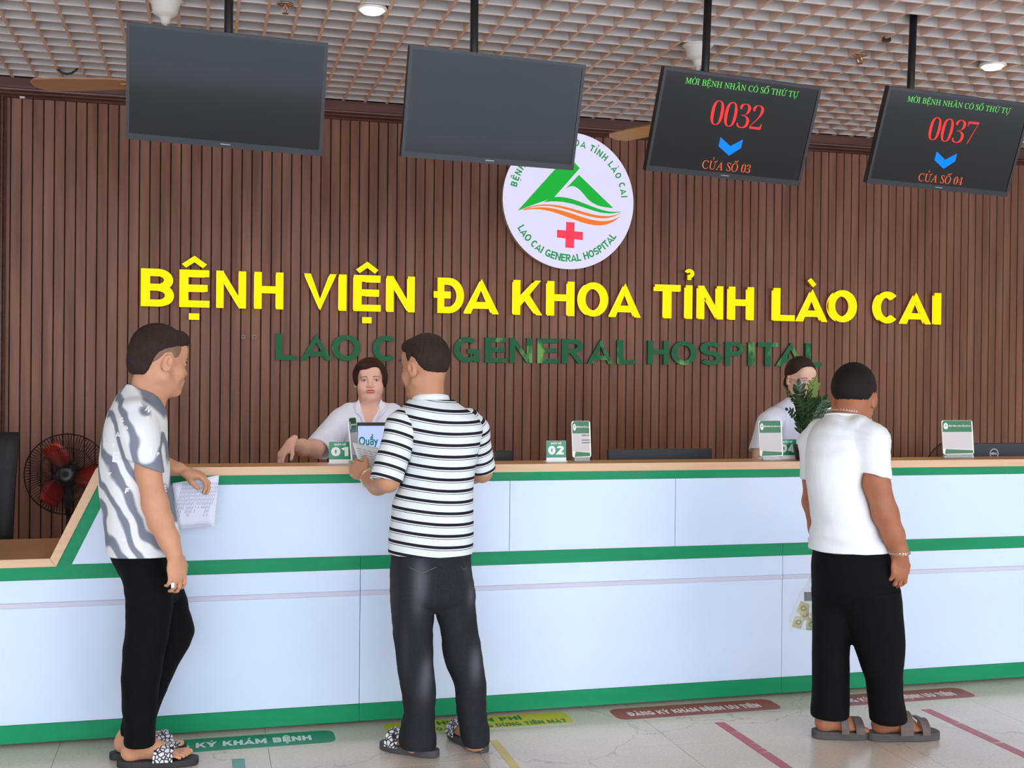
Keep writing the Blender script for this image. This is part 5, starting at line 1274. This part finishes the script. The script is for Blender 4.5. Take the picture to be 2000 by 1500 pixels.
# ---------------------------------------------------------------- the man in the plain white shirt
def white_shirt_man():
    p = thing('person', 'person seen from behind in a plain white shirt, black trousers and brown sandals', 'person', (2.66, 4.24, 0))
    sk = skin('skin_brown', (172, 112, 82), (156, 98, 70)); Y0 = 4.24
    hc = pt(1668, 779, 4.25); B = basis(47, -3); s = 1.07
    tor = [(806,1624,1668,0,.06),(812,1613,1687,0,.09),(824,1600,1706,0,.125),(840,1585,1714,0,.15),(864,1577,1716,0,.165),(890,1574,1703,0,.17),(938,1575,1687,0,.17),(987,1583,1699,0,.17),(1027,1586,1714,0,.17),(1048,1583,1727,0,.17),(1076,1579,1741,0,.17),(1097,1582,1744,0,.17)]
    hips = [(1072,1590,1735,0,.15),(1090,1587,1740,0,.16),(1107,1585,1744,0,.165),(1141,1588,1754,0,.165),(1170,1590,1757,0,.14),(1200,1592,1755,0,.09),(1222,1600,1748,0,.05)]
    ll = [(1150,1589,1690),(1180,1589,1675),(1214,1588,1665),(1255,1587,1660),(1285,1587,1658),(1335,1586.5,1658),(1368,1586,1658),(1394,1585,1658)]
    rl = [(1150,1615,1756),(1180,1636,1759),(1215,1654,1764),(1255,1665,1766),(1291,1678,1763),(1325,1692,1761),(1352,1695,1762),(1388,1698,1768),(1404,1700,1770)]
    F = Field((2.28, 3.95, 0), (3.04, 4.65, 1.66), .0031)
    head(F, hc, B, s); P = lambda x, y, z: hc+B @ np.array((x, y, z))*s
    F.cap(P(0, -.03, -.03), .06, pt(1652, 822, 4.24), .072, .03); F.cap(P(0, .02, -.07), .05, pt(1656, 826, 4.25), .06, .03)
    loftn(F, tor[3:-1], Y0, .15, 1650, shrink=.028, k=.04); loftn(F, hips, Y0, .15, 1670, shrink=.04); loftn(F, ll, 4.29, .07, 1620, shrink=.02); loftn(F, rl, 4.17, .07, 1730, shrink=.02)
    F.chain([pt(1698, 850, 4.11), pt(1706, 900, 4.09), pt(1712, 945, 4.08), pt(1729, 1003, 4.07), pt(1745, 1045, 4.065), pt(1756, 1077, 4.06), pt(1757, 1092, 4.06)], [.05, .05, .051, .05, .042, .033, .029], .02)
    hand(F, pt(1757, 1080, 4.06), (.02, .02, -1), (.12, -.97, .05), (.8, .3, 0), s=1.12, curls=[(14, 38, 30), (17, 44, 32), (20, 48, 34), (24, 50, 36)], thumb_in=.35)
    F.chain([pt(1590, 860, 4.42), pt(1588, 938, 4.45), pt(1587, 980, 4.46), pt(1595, 1030, 4.47), pt(1596, 1064, 4.475)], [.045, .041, .042, .034, .028], .02)
    hand(F, pt(1596, 1072, 4.475), (-.1, .05, -1), (-.8, .2, 0), (.2, .9, 0), s=1.0, curls=[(45, 60, 45)]*4, thumb_in=.5)
    f1 = foot(F, (2.462, 4.288), (2.655, 4.245), 1.02, .028, -1, pt(1620, 1395, 4.29)); f2 = foot(F, (2.668, 4.208), (2.92, 4.176), 1.02, .028, 1, pt(1734, 1405, 4.17))
    body, V, Q = mk(F, 'body', sk, p)
    hair('hair', hc, B, s, 0, [(-.15, -.022), (-.08, -.022), (-.05, -.01), (-.026, .024), (-.004, .034), (.01, .012), (.024, .014), (.036, .04), (.07, .062), (.12, .09)], (.084, .104, .099), (-.012, .042), hair_k, p, .005, 17, None, .0013, taper=.035)
    eyes(p, P, B, s); brows(p, P, V, Q, B)
    F = Field((2.28, 3.95, .04), (3.04, 4.6, 1.0), .0045); tr = bpy.data.materials['black_trousers']
    loftn(F, hips, Y0, .15, 1670, k=0); loftn(F, ll, 4.29, .11, 1620, k=.015); loftn(F, rl, 4.18, .115, 1730, k=.015)
    mk(F, 'trousers', tr, p, 2, lambda V: folds(24, .003, (3, 3, 5))(V))
    F = Field((2.26, 3.94, .78), (3.04, 4.66, 1.5), .004)
    loftn(F, tor, Y0, .15, 1650, k=0)
    S1 = F.twin(); S1.chain([pt(1680, 838, 4.13), pt(1703, 860, 4.09), pt(1709, 945, 4.08)], [.055, .068, .064], .02); S1.plane(pt(1708, 929, 4.08), (-.25, 0, -1), (2, 3.5, .8), (3.2, 5, 1.6)); S1.cap(pt(1707, 912, 4.085), .053, pt(1712, 960, 4.08), .054, 0, 'cut'); F.join(S1, .02)
    S2 = F.twin(); S2.chain([pt(1602, 842, 4.38), pt(1588, 865, 4.42), pt(1586, 955, 4.45)], [.055, .058, .054], .02); S2.plane(pt(1585, 938, 4.45), (-.1, 0, -1), (2, 3.5, .8), (3.2, 5, 1.6)); S2.cap(pt(1587, 920, 4.45), .044, pt(1587, 965, 4.455), .045, 0, 'cut'); F.join(S2, .02)
    F.cap(pt(1652, 820, 4.24), .079, P(0, -.03, -.03), .068, .004, 'cut'); loftn(F, [(1075,1579,1741,0,.17),(1106,1582,1744,0,.17)], Y0, .16, 1660, op='cut', k=0, shrink=.012)
    def wr(V):
        q = folds(44, .0035, (4, 4, 3))(V)*np.clip((1.42-V[:, 2])*8, .2, 1)
        c1 = pt(1700, 860, 4.1); dx = V-c1; ang = np.arctan2(dx[:, 2], -dx[:, 0]); rr_ = np.linalg.norm(dx, axis=1)
        return q+.0016*np.sin(ang*16+2*np.sin(rr_*9))*np.exp(-((rr_-.2)/.12)**2)+.004*np.sin((V[:, 2]+.25*V[:, 0])*70)*np.exp(-((V[:, 2]-.86)/.05)**2)
    so, V, Q = mk(F, 'shirt', cloth('white_cotton', (236, 238, 240), (228, 232, 236), .85, (60, 60, 8)), p, 2, wr)
    cm = mat('white_collar', (236, 238, 240), .85); c0 = pt(1652, 810, 4.24); mb = MB()
    mb.tube([c0+np.array((.081*math.cos(a), .078*math.sin(a), -.012*math.sin(a+.9)-.008)) for a in np.linspace(0, 2*PI, 41)[:-1]], 0.0055, 10, True); mb.build('collar', cm, so, smooth=True)
    chainlet('necklace', [c0+np.array((.076*math.cos(a), .073*math.sin(a), .006-.016*math.sin(a+.9))) for a in np.linspace(0, 2*PI, 91)[:-1]], .0021, silv, p)
    chainlet('bracelet', ring(pt(1757, 1080, 4.06), (.05, 0, -1), (1, 0, .0), .0398, .0375, 44), .0028, silv, p)
    w_ = pt(1596, 1054, 4.472); mb = MB(); mb.tube(ring(w_, (0, 0, 1), (1, 0, 0), .034, .034, 28), .0065, 8, True); wo = mb.build('watch', silv, p, smooth=True)
    MB().lathe([(.0, .006), (.016, .006), (.0185, .003), (.0185, -.004)], w_+np.array((-.034, -.012, 0)), 24, 0, (-1, -.4, 0)).build('watch_face', mat('watch_face', (210, 214, 218), .15), wo)
    # sandals
    lb = mat('brown_sandal_leather', (84, 70, 66), .65, noise=((30, 30, 30), (106, 88, 82), .3)); ls = mat('sandal_sole', (62, 58, 58), .7, noise=((10, 10, 60), (80, 74, 72), .2))
    sl_ = sole('sandal', (2.44, 4.293), (2.672, 4.24), .112, .034, ls, p)
    strap('heel_strap', f1, .36, .52, .054, .075, lb, sl_, .005, 16, skew=.06); strap('toe_strap', f1, .72, .90, .056, .048, lb, sl_, .005, 16)
    sl_ = sole('sandal', (2.645, 4.212), (2.952, 4.172), .118, .034, ls, p)
    strap('instep_strap', f2, .40, .62, .056, .076, lb, sl_, .006, 16, skew=-.03); strap('toe_strap', f2, .70, .78, .058, .056, lb, sl_, .006, 16, skew=.04); strap('toe_strap', f2, .84, .92, .058, .044, lb, sl_, .006, 16, skew=-.05)
    MB().prism([(-.006, -.05), (.006, -.05), (.01, .05), (-.01, .05)], lambda a, b, d: tuple(f2(.72+b*1.6, a+.005, .066-.26*(b+.05)+d)), 0, .005).build('centre_strap', lb, sl_)
white_shirt_man()
# his carrier bag
bg_ = thing('carrier_bag', 'clear plastic carrier bag of yellow packets by the leg of the man in plain white', 'bag', tuple(pt(1570, 1180, 4.49)))
pm = mat('clear_plastic', (236, 240, 236), .12, trans=.0, alpha=.2, spec=.6)
F = Field((2.25, 4.38, .40), (2.66, 4.62, 1.0), .004)
R_, th_ = rows_px([(1118,1586,1592,0,.012),(1135,1578,1597,0,.02),(1160,1562,1606,0,.032),(1190,1549,1612,0,.045),(1216,1541,1614,0,.052),(1238,1556,1612,0,.05)], 4.50, .05, 1575)
F.loft(R_, th_, k=0, n=2.4); V, Q = F.mesh(); V = relax(V, Q, 2); V = V+normals(V, Q)*(.004*wob(V, (9, 9, 5), 3)+.002*wob(V, (22, 22, 9), 6))[:, None]
qmesh('film', V, Q, pm, bg_)
mb = MB(); 
for dx in (0, 9): mb.tube([pt(1587+dx*.3, 1120, 4.50), pt(1592+dx*.4, 1104, 4.49), pt(1596, 1090, 4.48)], .004, 8)
mb.build('handle', pm, bg_, smooth=True)
pk = mat('yellow_packet', (222, 206, 140), .5, noise=((30, 30, 30), (236, 228, 190), .12)); pg = mat('packet_green', (70, 150, 80), .5)
for i, (x, y, a) in enumerate(((1559, 1215, -.25), (1571, 1200, .2), (1584, 1219, -.05), (1593, 1205, .3), (1569, 1188, -.4))):
    q = pt(x, y, 4.495+.010*(i % 2)); fn = frame(tuple(q), a*.6, .1*i-.2)
    o = MB().prism(rrect(-.022, -.026, .022, .026, .006), lambda u_, v_, d: fn(u_*math.cos(a)-v_*math.sin(a), u_*math.sin(a)+v_*math.cos(a), d), -.004, .004).build('packet', pk, None, bevel=.002)
    e = MB(); e.strip(arc(0, 0, .011, .009, 0, 360, 20)[:-1], .004, lambda u_, v_, d: fn(u_, v_, d), .004, .0048, True); em = e.build('printed_mark', pg, o)
    tag(o, 'yellow packet with a green ring mark in the clear carrier bag, ' + ['lowest at the left', 'in the middle', 'low at the right', 'upper at the right', 'topmost at the left'][i], 'packet', 'packets in the carrier bag')
MB().prism([(-.02, -.018), (.02, -.02), (.022, .018), (-.018, .02)], frame(tuple(pt(1578, 1165, 4.49)), .2, .1), -.003, .003).build('grey_leaflet', mat('grey_leaflet', (150, 152, 164), .6), bg_)

# ---------------------------------------------------------------- the two clerks behind the counter
uni = cloth('clerk_tunic', (238, 239, 252), (230, 232, 250), .8, (40, 40, 8)); shoe = mat('dark_shoe', (40, 38, 40), .5)
def clerk_legs(p, x, y, ztop, a=.17):
    F = Field((x-.3, y-.25, .02), (x+.3, y+.3, ztop+.05), .006)
    F.loft([(ztop-.12, x, y, a-.02, .12), (ztop, x, y, a, .13)], 0, k=0)
    for sg in (-1, 1): F.loft([(.03, x+sg*.09, y, .06, .07), (.4, x+sg*.088, y, .06, .075), (.7, x+sg*.085, y, .085, .1), (ztop-.08, x+sg*.08, y, .09, .11)], 0, k=.02)
    V, Q = F.mesh(); qmesh('trousers', relax(V, Q, 1), Q, uni, p)
    for sg in (-1, 1):
        F = Field((x+sg*.09-.08, y-.22, -.01), (x+sg*.09+.08, y+.12, .12), .005)
        F.cap((x+sg*.09, y+.03, .04), .036, (x+sg*.1, y-.13, .032), .031, .01); F.plane((0, 0, .001), (0, 0, -1), (x-1, y-1, -1), (x+1, y+1, 1)); V, Q = F.mesh(); qmesh('shoe', relax(V, Q, 1), Q, shoe, p)
def short_hair_clerk():
    Y0 = 6.05; p = thing('person', 'clerk with short brown hair and a white tunic facing the room, reaching down', 'person', tuple(np.array(pt(723, 860, Y0))*[1, 1, 0]))
    sk = skin('skin_rosy', (236, 188, 168), (228, 172, 150)); hc = pt(723, 745, Y0-.02); B = basis(262, 3, 2); s = .89; wx = 1.13
    tor = [(783,700,746,0,.06),(790,690,755,0,.08),(797,673,772,0,.10),(806,662,784,0,.115),(820,656,790,0,.125),(850,653,792,0,.135),(900,652,794,0,.14),(960,652,794,0,.14),(1000,652,794,0,.14)]
    lo, hi = pt(535, 1000, 5.5), pt(800, 690, 6.3)
    F = Field((lo[0]-.05, 5.42, .78), (hi[0]+.12, 6.3, 1.62), .0028)
    head(F, hc, B, s, True, True, True, wx); P = lambda x, y, z: hc+B @ np.array((x*wx, y, z))*s
    F.ell(P(0, .062, -.098), np.array((.042*wx, .028, .02))*s, B, .02)
    F.cap(P(0, -.03, -.05), .056, pt(722, 800, Y0), .066, .03); F.cap(P(0, .01, -.08), .042, pt(722, 800, Y0-.02), .06, .03)
    loftn(F, tor[2:], Y0, .12, 722, shrink=.02, k=.05)
    arm = [pt(672, 815, 5.98), pt(640, 850, 5.90), pt(614, 878, 5.82), pt(590, 874, 5.70), pt(569, 868, 5.60)]
    F.chain(arm, [.045, .046, .044, .039, .029], .02)
    W1, tips, th = hand(F, pt(567, 866, 5.595), (-.52, -.30, -.62), (-.55, -.30, .75), (.5, -.6, -.4), s=.92, curls=[(18, 26, 16), (26, 22, 14), (34, 26, 16), (40, 30, 20)], thumb_in=.35, spread=.09)
    F.chain([pt(776, 815, 6.02), pt(790, 880, 5.95), pt(786, 940, 5.75)], [.052, .046, .038], .02); hand(F, pt(785, 945, 5.72), (-.2, -.8, -.3), (.2, -.3, .9), (-.8, 0, 0), s=.9)
    body, V, Q = mk(F, 'body', sk, p)
    hair('hair', hc, B*np.array([wx, 1, 1]) if 0 else B, s, 0, [(-.15, -.06), (-.06, -.055), (0, -.042), (.022, -.042), (.034, -.02), (.042, .03), (.056, .056), (.076, .072), (.15, .08)], (.098, .105, .1), (-.014, .044), hair_b, p, .002, 23,
         lambda F_, P_: (F_.ell(P_(-.086, -.008, .012), np.array((.014, .045, .05))*s, B, .02), F_.ell(P_(.084, -.012, .016), np.array((.012, .042, .045))*s, B, .02), F_.ell(P_(.015, .066, .09), np.array((.064, .034, .026))*s, B, .03), F_.ell(P_(-.035, .088, .052), np.array((.04, .018, .022))*s, B, .02, 'cut'), F_.cap(P_(-.075, .085, -.12), .034*s, P_(-.055, .12, .05), .03*s, .01, 'cut'), F_.cap(P_(.075, .085, -.12), .034*s, P_(.055, .12, .05), .03*s, .01, 'cut')), .0013, taper=.03)
    eyes(p, P, B, s, wx, (-.001, -.0014), .34); brows(p, P, V, Q, B, .0025, .0014, mat('soft_brow', (112, 78, 66), .7))
    # painted lips
    bv = bvh_of(V, Q); f = Vector(B[:, 1]); vs = []; fs = []
    for nm, zc, up_ in (('upper_lip', -.0605, 1), ('lower_lip', -.0665, -1)):
        vs = []; n = 10
        for i in range(n+1):
            t_ = i/n*2-1; x = .025*t_; hh = .0082*(1-t_*t_)**.7*(1-.25*math.exp(-(t_/.16)**2)*(up_ > 0))
            for z in (zc, zc+up_*hh): 
                h_ = bv.ray_cast(Vector(P(x, .2, z)), -f); vs.append(h_[0]+f*.0012 if h_[0] is not None else Vector(P(x, .1, z)))
        o = MB().add(vs, [(2*i, 2*i+1, 2*i+3, 2*i+2) for i in range(n)]).build(nm, lipm, p, fix=False); md = o.modifiers.new('thickness', 'SOLIDIFY'); md.thickness = .0016; md.offset = 0
    # tunic with an open neck
    F = Field((lo[0]-.05, 5.7, .80), (hi[0]+.14, 6.3, 1.45), .004)
    loftn(F, tor, Y0, .12, 722, k=0)
    S1 = F.twin(); S1.chain([pt(684, 808, 6.01), pt(668, 824, 5.97), pt(612, 888, 5.82)], [.058, .068, .072], .02); S1.plane(pt(617, 872, 5.84), pt(612, 888, 5.80)-pt(668, 824, 5.97)+np.array((.02, 0, 0)), (0, 5, .5), (3, 7, 2)); S1.cap(pt(625, 873, 5.855), .056, pt(604, 897, 5.797), .06, 0, 'cut'); F.join(S1, .03)
    S2 = F.twin(); S2.chain([pt(766, 808, 6.03), pt(778, 826, 6.01), pt(792, 890, 5.93)], [.056, .064, .064], .02); S2.plane(pt(790, 880, 5.95), (.1, -.2, -1), (0, 5, .5), (3, 7, 2)); F.join(S2, .03)
    F.cap(pt(722, 800, Y0), .074, P(0, -.03, -.05), .066, .004, 'cut')
    F.chain([pt(722, 784, 5.95), pt(722, 812, 5.935), pt(721, 840, 5.92)], [.064, .044, .008], .0, 'cut')
    so, V, Q = mk(F, 'tunic', uni, p, 2, lambda V: folds(51, .004, (4, 4, 3))(V)*np.clip((1.38-V[:, 2])*8, .3, 1))
    bv = bvh_of(V, Q); view = Vector(AX.T @ np.array(((722-1000)/F_PX, -.03, 1))).normalized()
    for sg, pts_ in ((-1, [(699,781),(692,792),(693,806),(702,812),(713,838),(717,842),(712,826),(704,800)]), (1, [(745,781),(754,792),(753,804),(744,812),(731,832),(722,842),(728,826),(738,800)])):
        vs = []
        for (x, y) in pts_:
            h_ = bv.ray_cast(Vector(pt(x, y, 5.2)), view); yy = h_[0].y-.008 if h_[0] is not None and h_[0].y < 6.06 else 5.97
            vs.append(tuple(pt(x, y, yy)))
        o = MB().add(vs, [tuple(range(len(vs)))]).build('collar_flap', uni, so); md = o.modifiers.new('thickness', 'SOLIDIFY'); md.thickness = .006
    clerk_legs(p, hc[0], Y0, .92)
short_hair_clerk()
def spectacled_clerk():
    Y0 = 5.75; p = thing('person', 'clerk with tied dark hair, glasses and a white tunic behind the leafy plant', 'person', tuple(np.array(pt(1570, 860, Y0))*[1, 1, 0]))
    sk = skin('skin_light', (236, 196, 174), (226, 180, 156)); hc = pt(1564, 742, Y0-.03); B = basis(-88, -9, 0); s = .92; wx = 1.02
    tor = [(776,1540,1582,0,.06),(785,1525,1615,0,.085),(797,1508,1655,0,.11),(812,1497,1682,0,.125),(840,1495,1688,0,.135),(880,1493,1688,0,.14),(960,1493,1686,0,.14),(1010,1493,1686,0,.14)]
    lo, hi = pt(1455, 1000, 5.5), pt(1725, 690, 6.0)
    F = Field((lo[0]-.08, 5.42, .70), (hi[0]+.16, 6.05, 1.64), .003)
    head(F, hc, B, s, True, True, True, wx); P = lambda x, y, z: hc+B @ np.array((x*wx, y, z))*s
    F.cap(P(0, -.03, -.04), .05, pt(1562, 800, Y0), .058, .03); F.cap(P(0, .0, -.07), .045, pt(1564, 800, Y0), .055, .03)
    loftn(F, tor[2:], Y0, .12, 1590, shrink=.02, k=.05)
    F.chain([pt(1503, 828, 5.71), pt(1487, 872, 5.668), pt(1482, 925, 5.62), pt(1500, 950, 5.5)], [.044, .043, .042, .032], .02); hand(F, pt(1502, 952, 5.49), (.4, -.5, -.3), (0, -.2, 1), (1, 0, 0), s=.9)
    F.chain([pt(1676, 825, 5.71), pt(1688, 880, 5.68), pt(1684, 940, 5.6), pt(1650, 955, 5.5)], [.052, .046, .042, .032], .02); hand(F, pt(1648, 956, 5.49), (-.4, -.5, -.3), (0, -.2, 1), (-1, 0, 0), s=.9)
    body, V, Q = mk(F, 'body', sk, p)
    hair('hair', hc, B, s, 0, [(-.15, -.07), (-.05, -.055), (-.03, -.01), (-.012, .026), (.012, .03), (.04, .045), (.062, .066), (.08, .082), (.15, .09)], (.085, .108, .099), (-.014, .042), hair_m, p, .003, 29,
         lambda F_, P_: (F_.ell(P_(0, -.11, -.035), np.array((.045, .04, .05))*s, B, .03), F_.chain([P_(-.01, -.115, -.04), P_(-.025, -.118, -.09), P_(-.03, -.10, -.135)], [.03*s, .026*s, .014*s], .02)), .0013, taper=.02)
    eyes(p, P, B, s, wx, (.001, -.001), .45); brows(p, P, V, Q, B, .005, .0014)
    gm = mat('thin_gold_wire', (150, 112, 84), .3, metal=.7); gl = thing('eyeglasses', 'thin wire eyeglasses worn by the clerk behind the leafy plant', 'eyeglasses', tuple(P(0, .11, 0)))
    mb = MB(); rims = []
    for sg in (-1, 1): mb.tube([P(sg*.033+.0215*math.cos(a), .106-.012*abs(sg*.033+.0215*math.cos(a))/.05, .002+.0145*math.sin(a)) for a in np.linspace(0, 2*PI, 25)[:-1]], .0011, 6, True)
    mb.tube([P(-.0115, .105, .006), P(0, .109, .009), P(.0115, .105, .006)], .0011, 6)
    mb.build('rims', gm, gl)
    for sg in (-1, 1): MB().tube([P(sg*.0545, .093, .006), P(sg*.078, .05, .008), P(sg*.086, -.01, .008)], .0012, 6).build('temple_arm', gm, gl)
    for sg in (-1, 1):
        pts_ = [P(sg*.033+.0205*math.cos(a), .106-.012*abs(sg*.033+.0205*math.cos(a))/.05, .002+.0138*math.sin(a)) for a in np.linspace(0, 2*PI, 25)[:-1]]
        MB().add(pts_, [tuple(range(24))]).build('lens', mat('lens_glass', (250, 252, 252), .03, alpha=.12, spec=.5), gl)
    F = Field((lo[0]-.08, 5.48, .74), (hi[0]+.16, 6.05, 1.45), .004)
    loftn(F, tor, Y0, .12, 1590, k=0)
    S1 = F.twin(); S1.chain([pt(1514, 815, 5.73), pt(1503, 828, 5.71), pt(1482, 890, 5.655)], [.06, .066, .062], .02); S1.plane(pt(1478, 880, 5.66), (-.3, -.2, -1), (1, 5, .5), (4, 7, 2)); S1.cap(pt(1488, 873, 5.67), .048, pt(1479, 899, 5.648), .05, 0, 'cut'); F.join(S1, .025)
    S2 = F.twin(); S2.chain([pt(1668, 815, 5.73), pt(1678, 828, 5.71), pt(1692, 890, 5.67)], [.06, .066, .06], .02); S2.plane(pt(1691, 882, 5.68), (.15, -.1, -1), (1, 5, .5), (4, 7, 2)); F.join(S2, .025)
    F.cap(pt(1562, 800, Y0), .066, P(0, -.03, -.04), .06, .004, 'cut'); F.chain([pt(1570, 785, 5.63), pt(1582, 835, 5.60)], [.055, .006], 0, 'cut')
    so, V, Q = mk(F, 'tunic', uni, p, 2, lambda V: folds(61, .004, (4, 4, 3))(V)*np.clip((1.36-V[:, 2])*8, .3, 1))
    clerk_legs(p, pt(1590, 860, Y0)[0], Y0, .92, .2)
spectacled_clerk()

# ---------------------------------------------------------------- the leafy plant on the ledge
def leafy_plant():
    q = pt(1572, 893, 5.005); q[2] = LZ; rs = random.Random(12)
    p = thing('potted_plant', 'potted plant with glossy dark leaflets on the ledge before the spectacled clerk', 'plant', tuple(q))
    pot = mat('dark_pot', (44, 38, 36), .35); lf = mat('glossy_leaf', (26, 54, 30), .28, spec=.5, noise=((14, 14, 14), (52, 82, 44), .3)); lf2 = mat('young_leaf', (120, 146, 70), .35, noise=((20, 20, 20), (150, 170, 96), .3)); stm = mat('leaf_stem', (46, 66, 34), .5); soil = mat('dark_soil', (50, 38, 30), .9)
    MB().lathe([(.036, 0), (.044, .004), (.055, .055), (.058, .07), (.054, .072), (.050, .06), (.03, .058)], q, 32).build('pot', pot, p, smooth=True)
    MB().lathe([(.02, .0605), (.051, .061), (.052, .058)], q, 24).build('soil', soil, p)
    fr = [(1540,795,5.0,.020),(1537,756,4.99,.028),(1560,748,5.03,.032),(1590,742,4.97,.030),(1578,764,4.95,.034),(1612,790,5.03,.034),(1606,776,4.99,.034),(1556,772,4.94,.032),(1600,806,5.06,.030),(1584,776,5.07,.034),(1566,790,5.06,.032),(1622,808,4.97,.030)]
    for i, (px, py, Y, ls) in enumerate(fr):
        b0 = q+np.array((rs.uniform(-.02, .02), rs.uniform(-.02, .02), .06)); tip = pt(px, py+6, Y); ctrl = b0*.5+tip*.5+np.array(((b0[0]-tip[0])*.25, 0, .05)); P_ = []
        n = 22
        for k in range(n+1): t_ = k/n; P_.append((1-t_)**2*b0+2*t_*(1-t_)*ctrl+t_*t_*tip)
        o = MB().tube(P_, [.0042-.0028*k/n for k in range(n+1)], 7).build('stem', stm, p, smooth=True)
        for k in range(5, n+1):
            if k % 2 and k < n: continue
            t_ = k/n; d = (P_[min(k+1, n)]-P_[max(k-1, 0)]); d /= np.linalg.norm(d)
            for sg in ((-1, 1) if k < n else (0,)):
                side = np.cross(d, (math.sin(i*1.7), -1, .25)); side /= np.linalg.norm(side)
                L = ls*1.3*(.75+.45*t_ if t_ < .8 else 1.05)*rs.uniform(.85, 1.15); ax_ = d*.75+side*sg*.8+np.array((0, -.12, rs.uniform(-.2, .15))); ax_ /= np.linalg.norm(ax_)
                wv = np.cross(ax_, np.cross(d, side)+np.array((0, -.3, .2))); wv = np.cross(ax_, (0, -.8, .6)) if np.linalg.norm(wv) < .2 else wv; wv /= np.linalg.norm(wv); up_ = np.cross(wv, ax_)
                if up_[1] > 0 and up_[2] < 0: up_ = -up_
                vs = []; m_ = 8
                for a in range(m_+1):
                    u_ = a/m_; hw = L*.27*math.sin(PI*u_**.8)**.8 if 0 < u_ < 1 else 0
                    c_ = P_[k]+ax_*L*u_-up_*L*.16*u_*u_
                    vs += [c_-wv*hw+up_*hw*.35, c_, c_+wv*hw+up_*hw*.35]
                fs = []
                for a in range(m_): fs += [(3*a, 3*a+1, 3*a+4, 3*a+3), (3*a+1, 3*a+2, 3*a+5, 3*a+4)]
                le = MB().add(vs, fs).build('leaf', lf2 if (i == 3 and t_ > .72) else lf, o, smooth=True, fix=False)
    tgm = mat('white_ribbon', (238, 238, 240), .5); mb = MB(); c_ = pt(1594, 829, 4.93)
    for k in range(5):
        a = k*2*PI/5; mb.tube([c_, c_+np.array((.013*math.cos(a), -.006, .011*math.sin(a))), c_+np.array((.02*math.cos(a+.5), -.003, .015*math.sin(a+.5)))], [.003, .005, .002], 7)
    mb.build('white_bow', tgm, p, smooth=True)
leafy_plant()
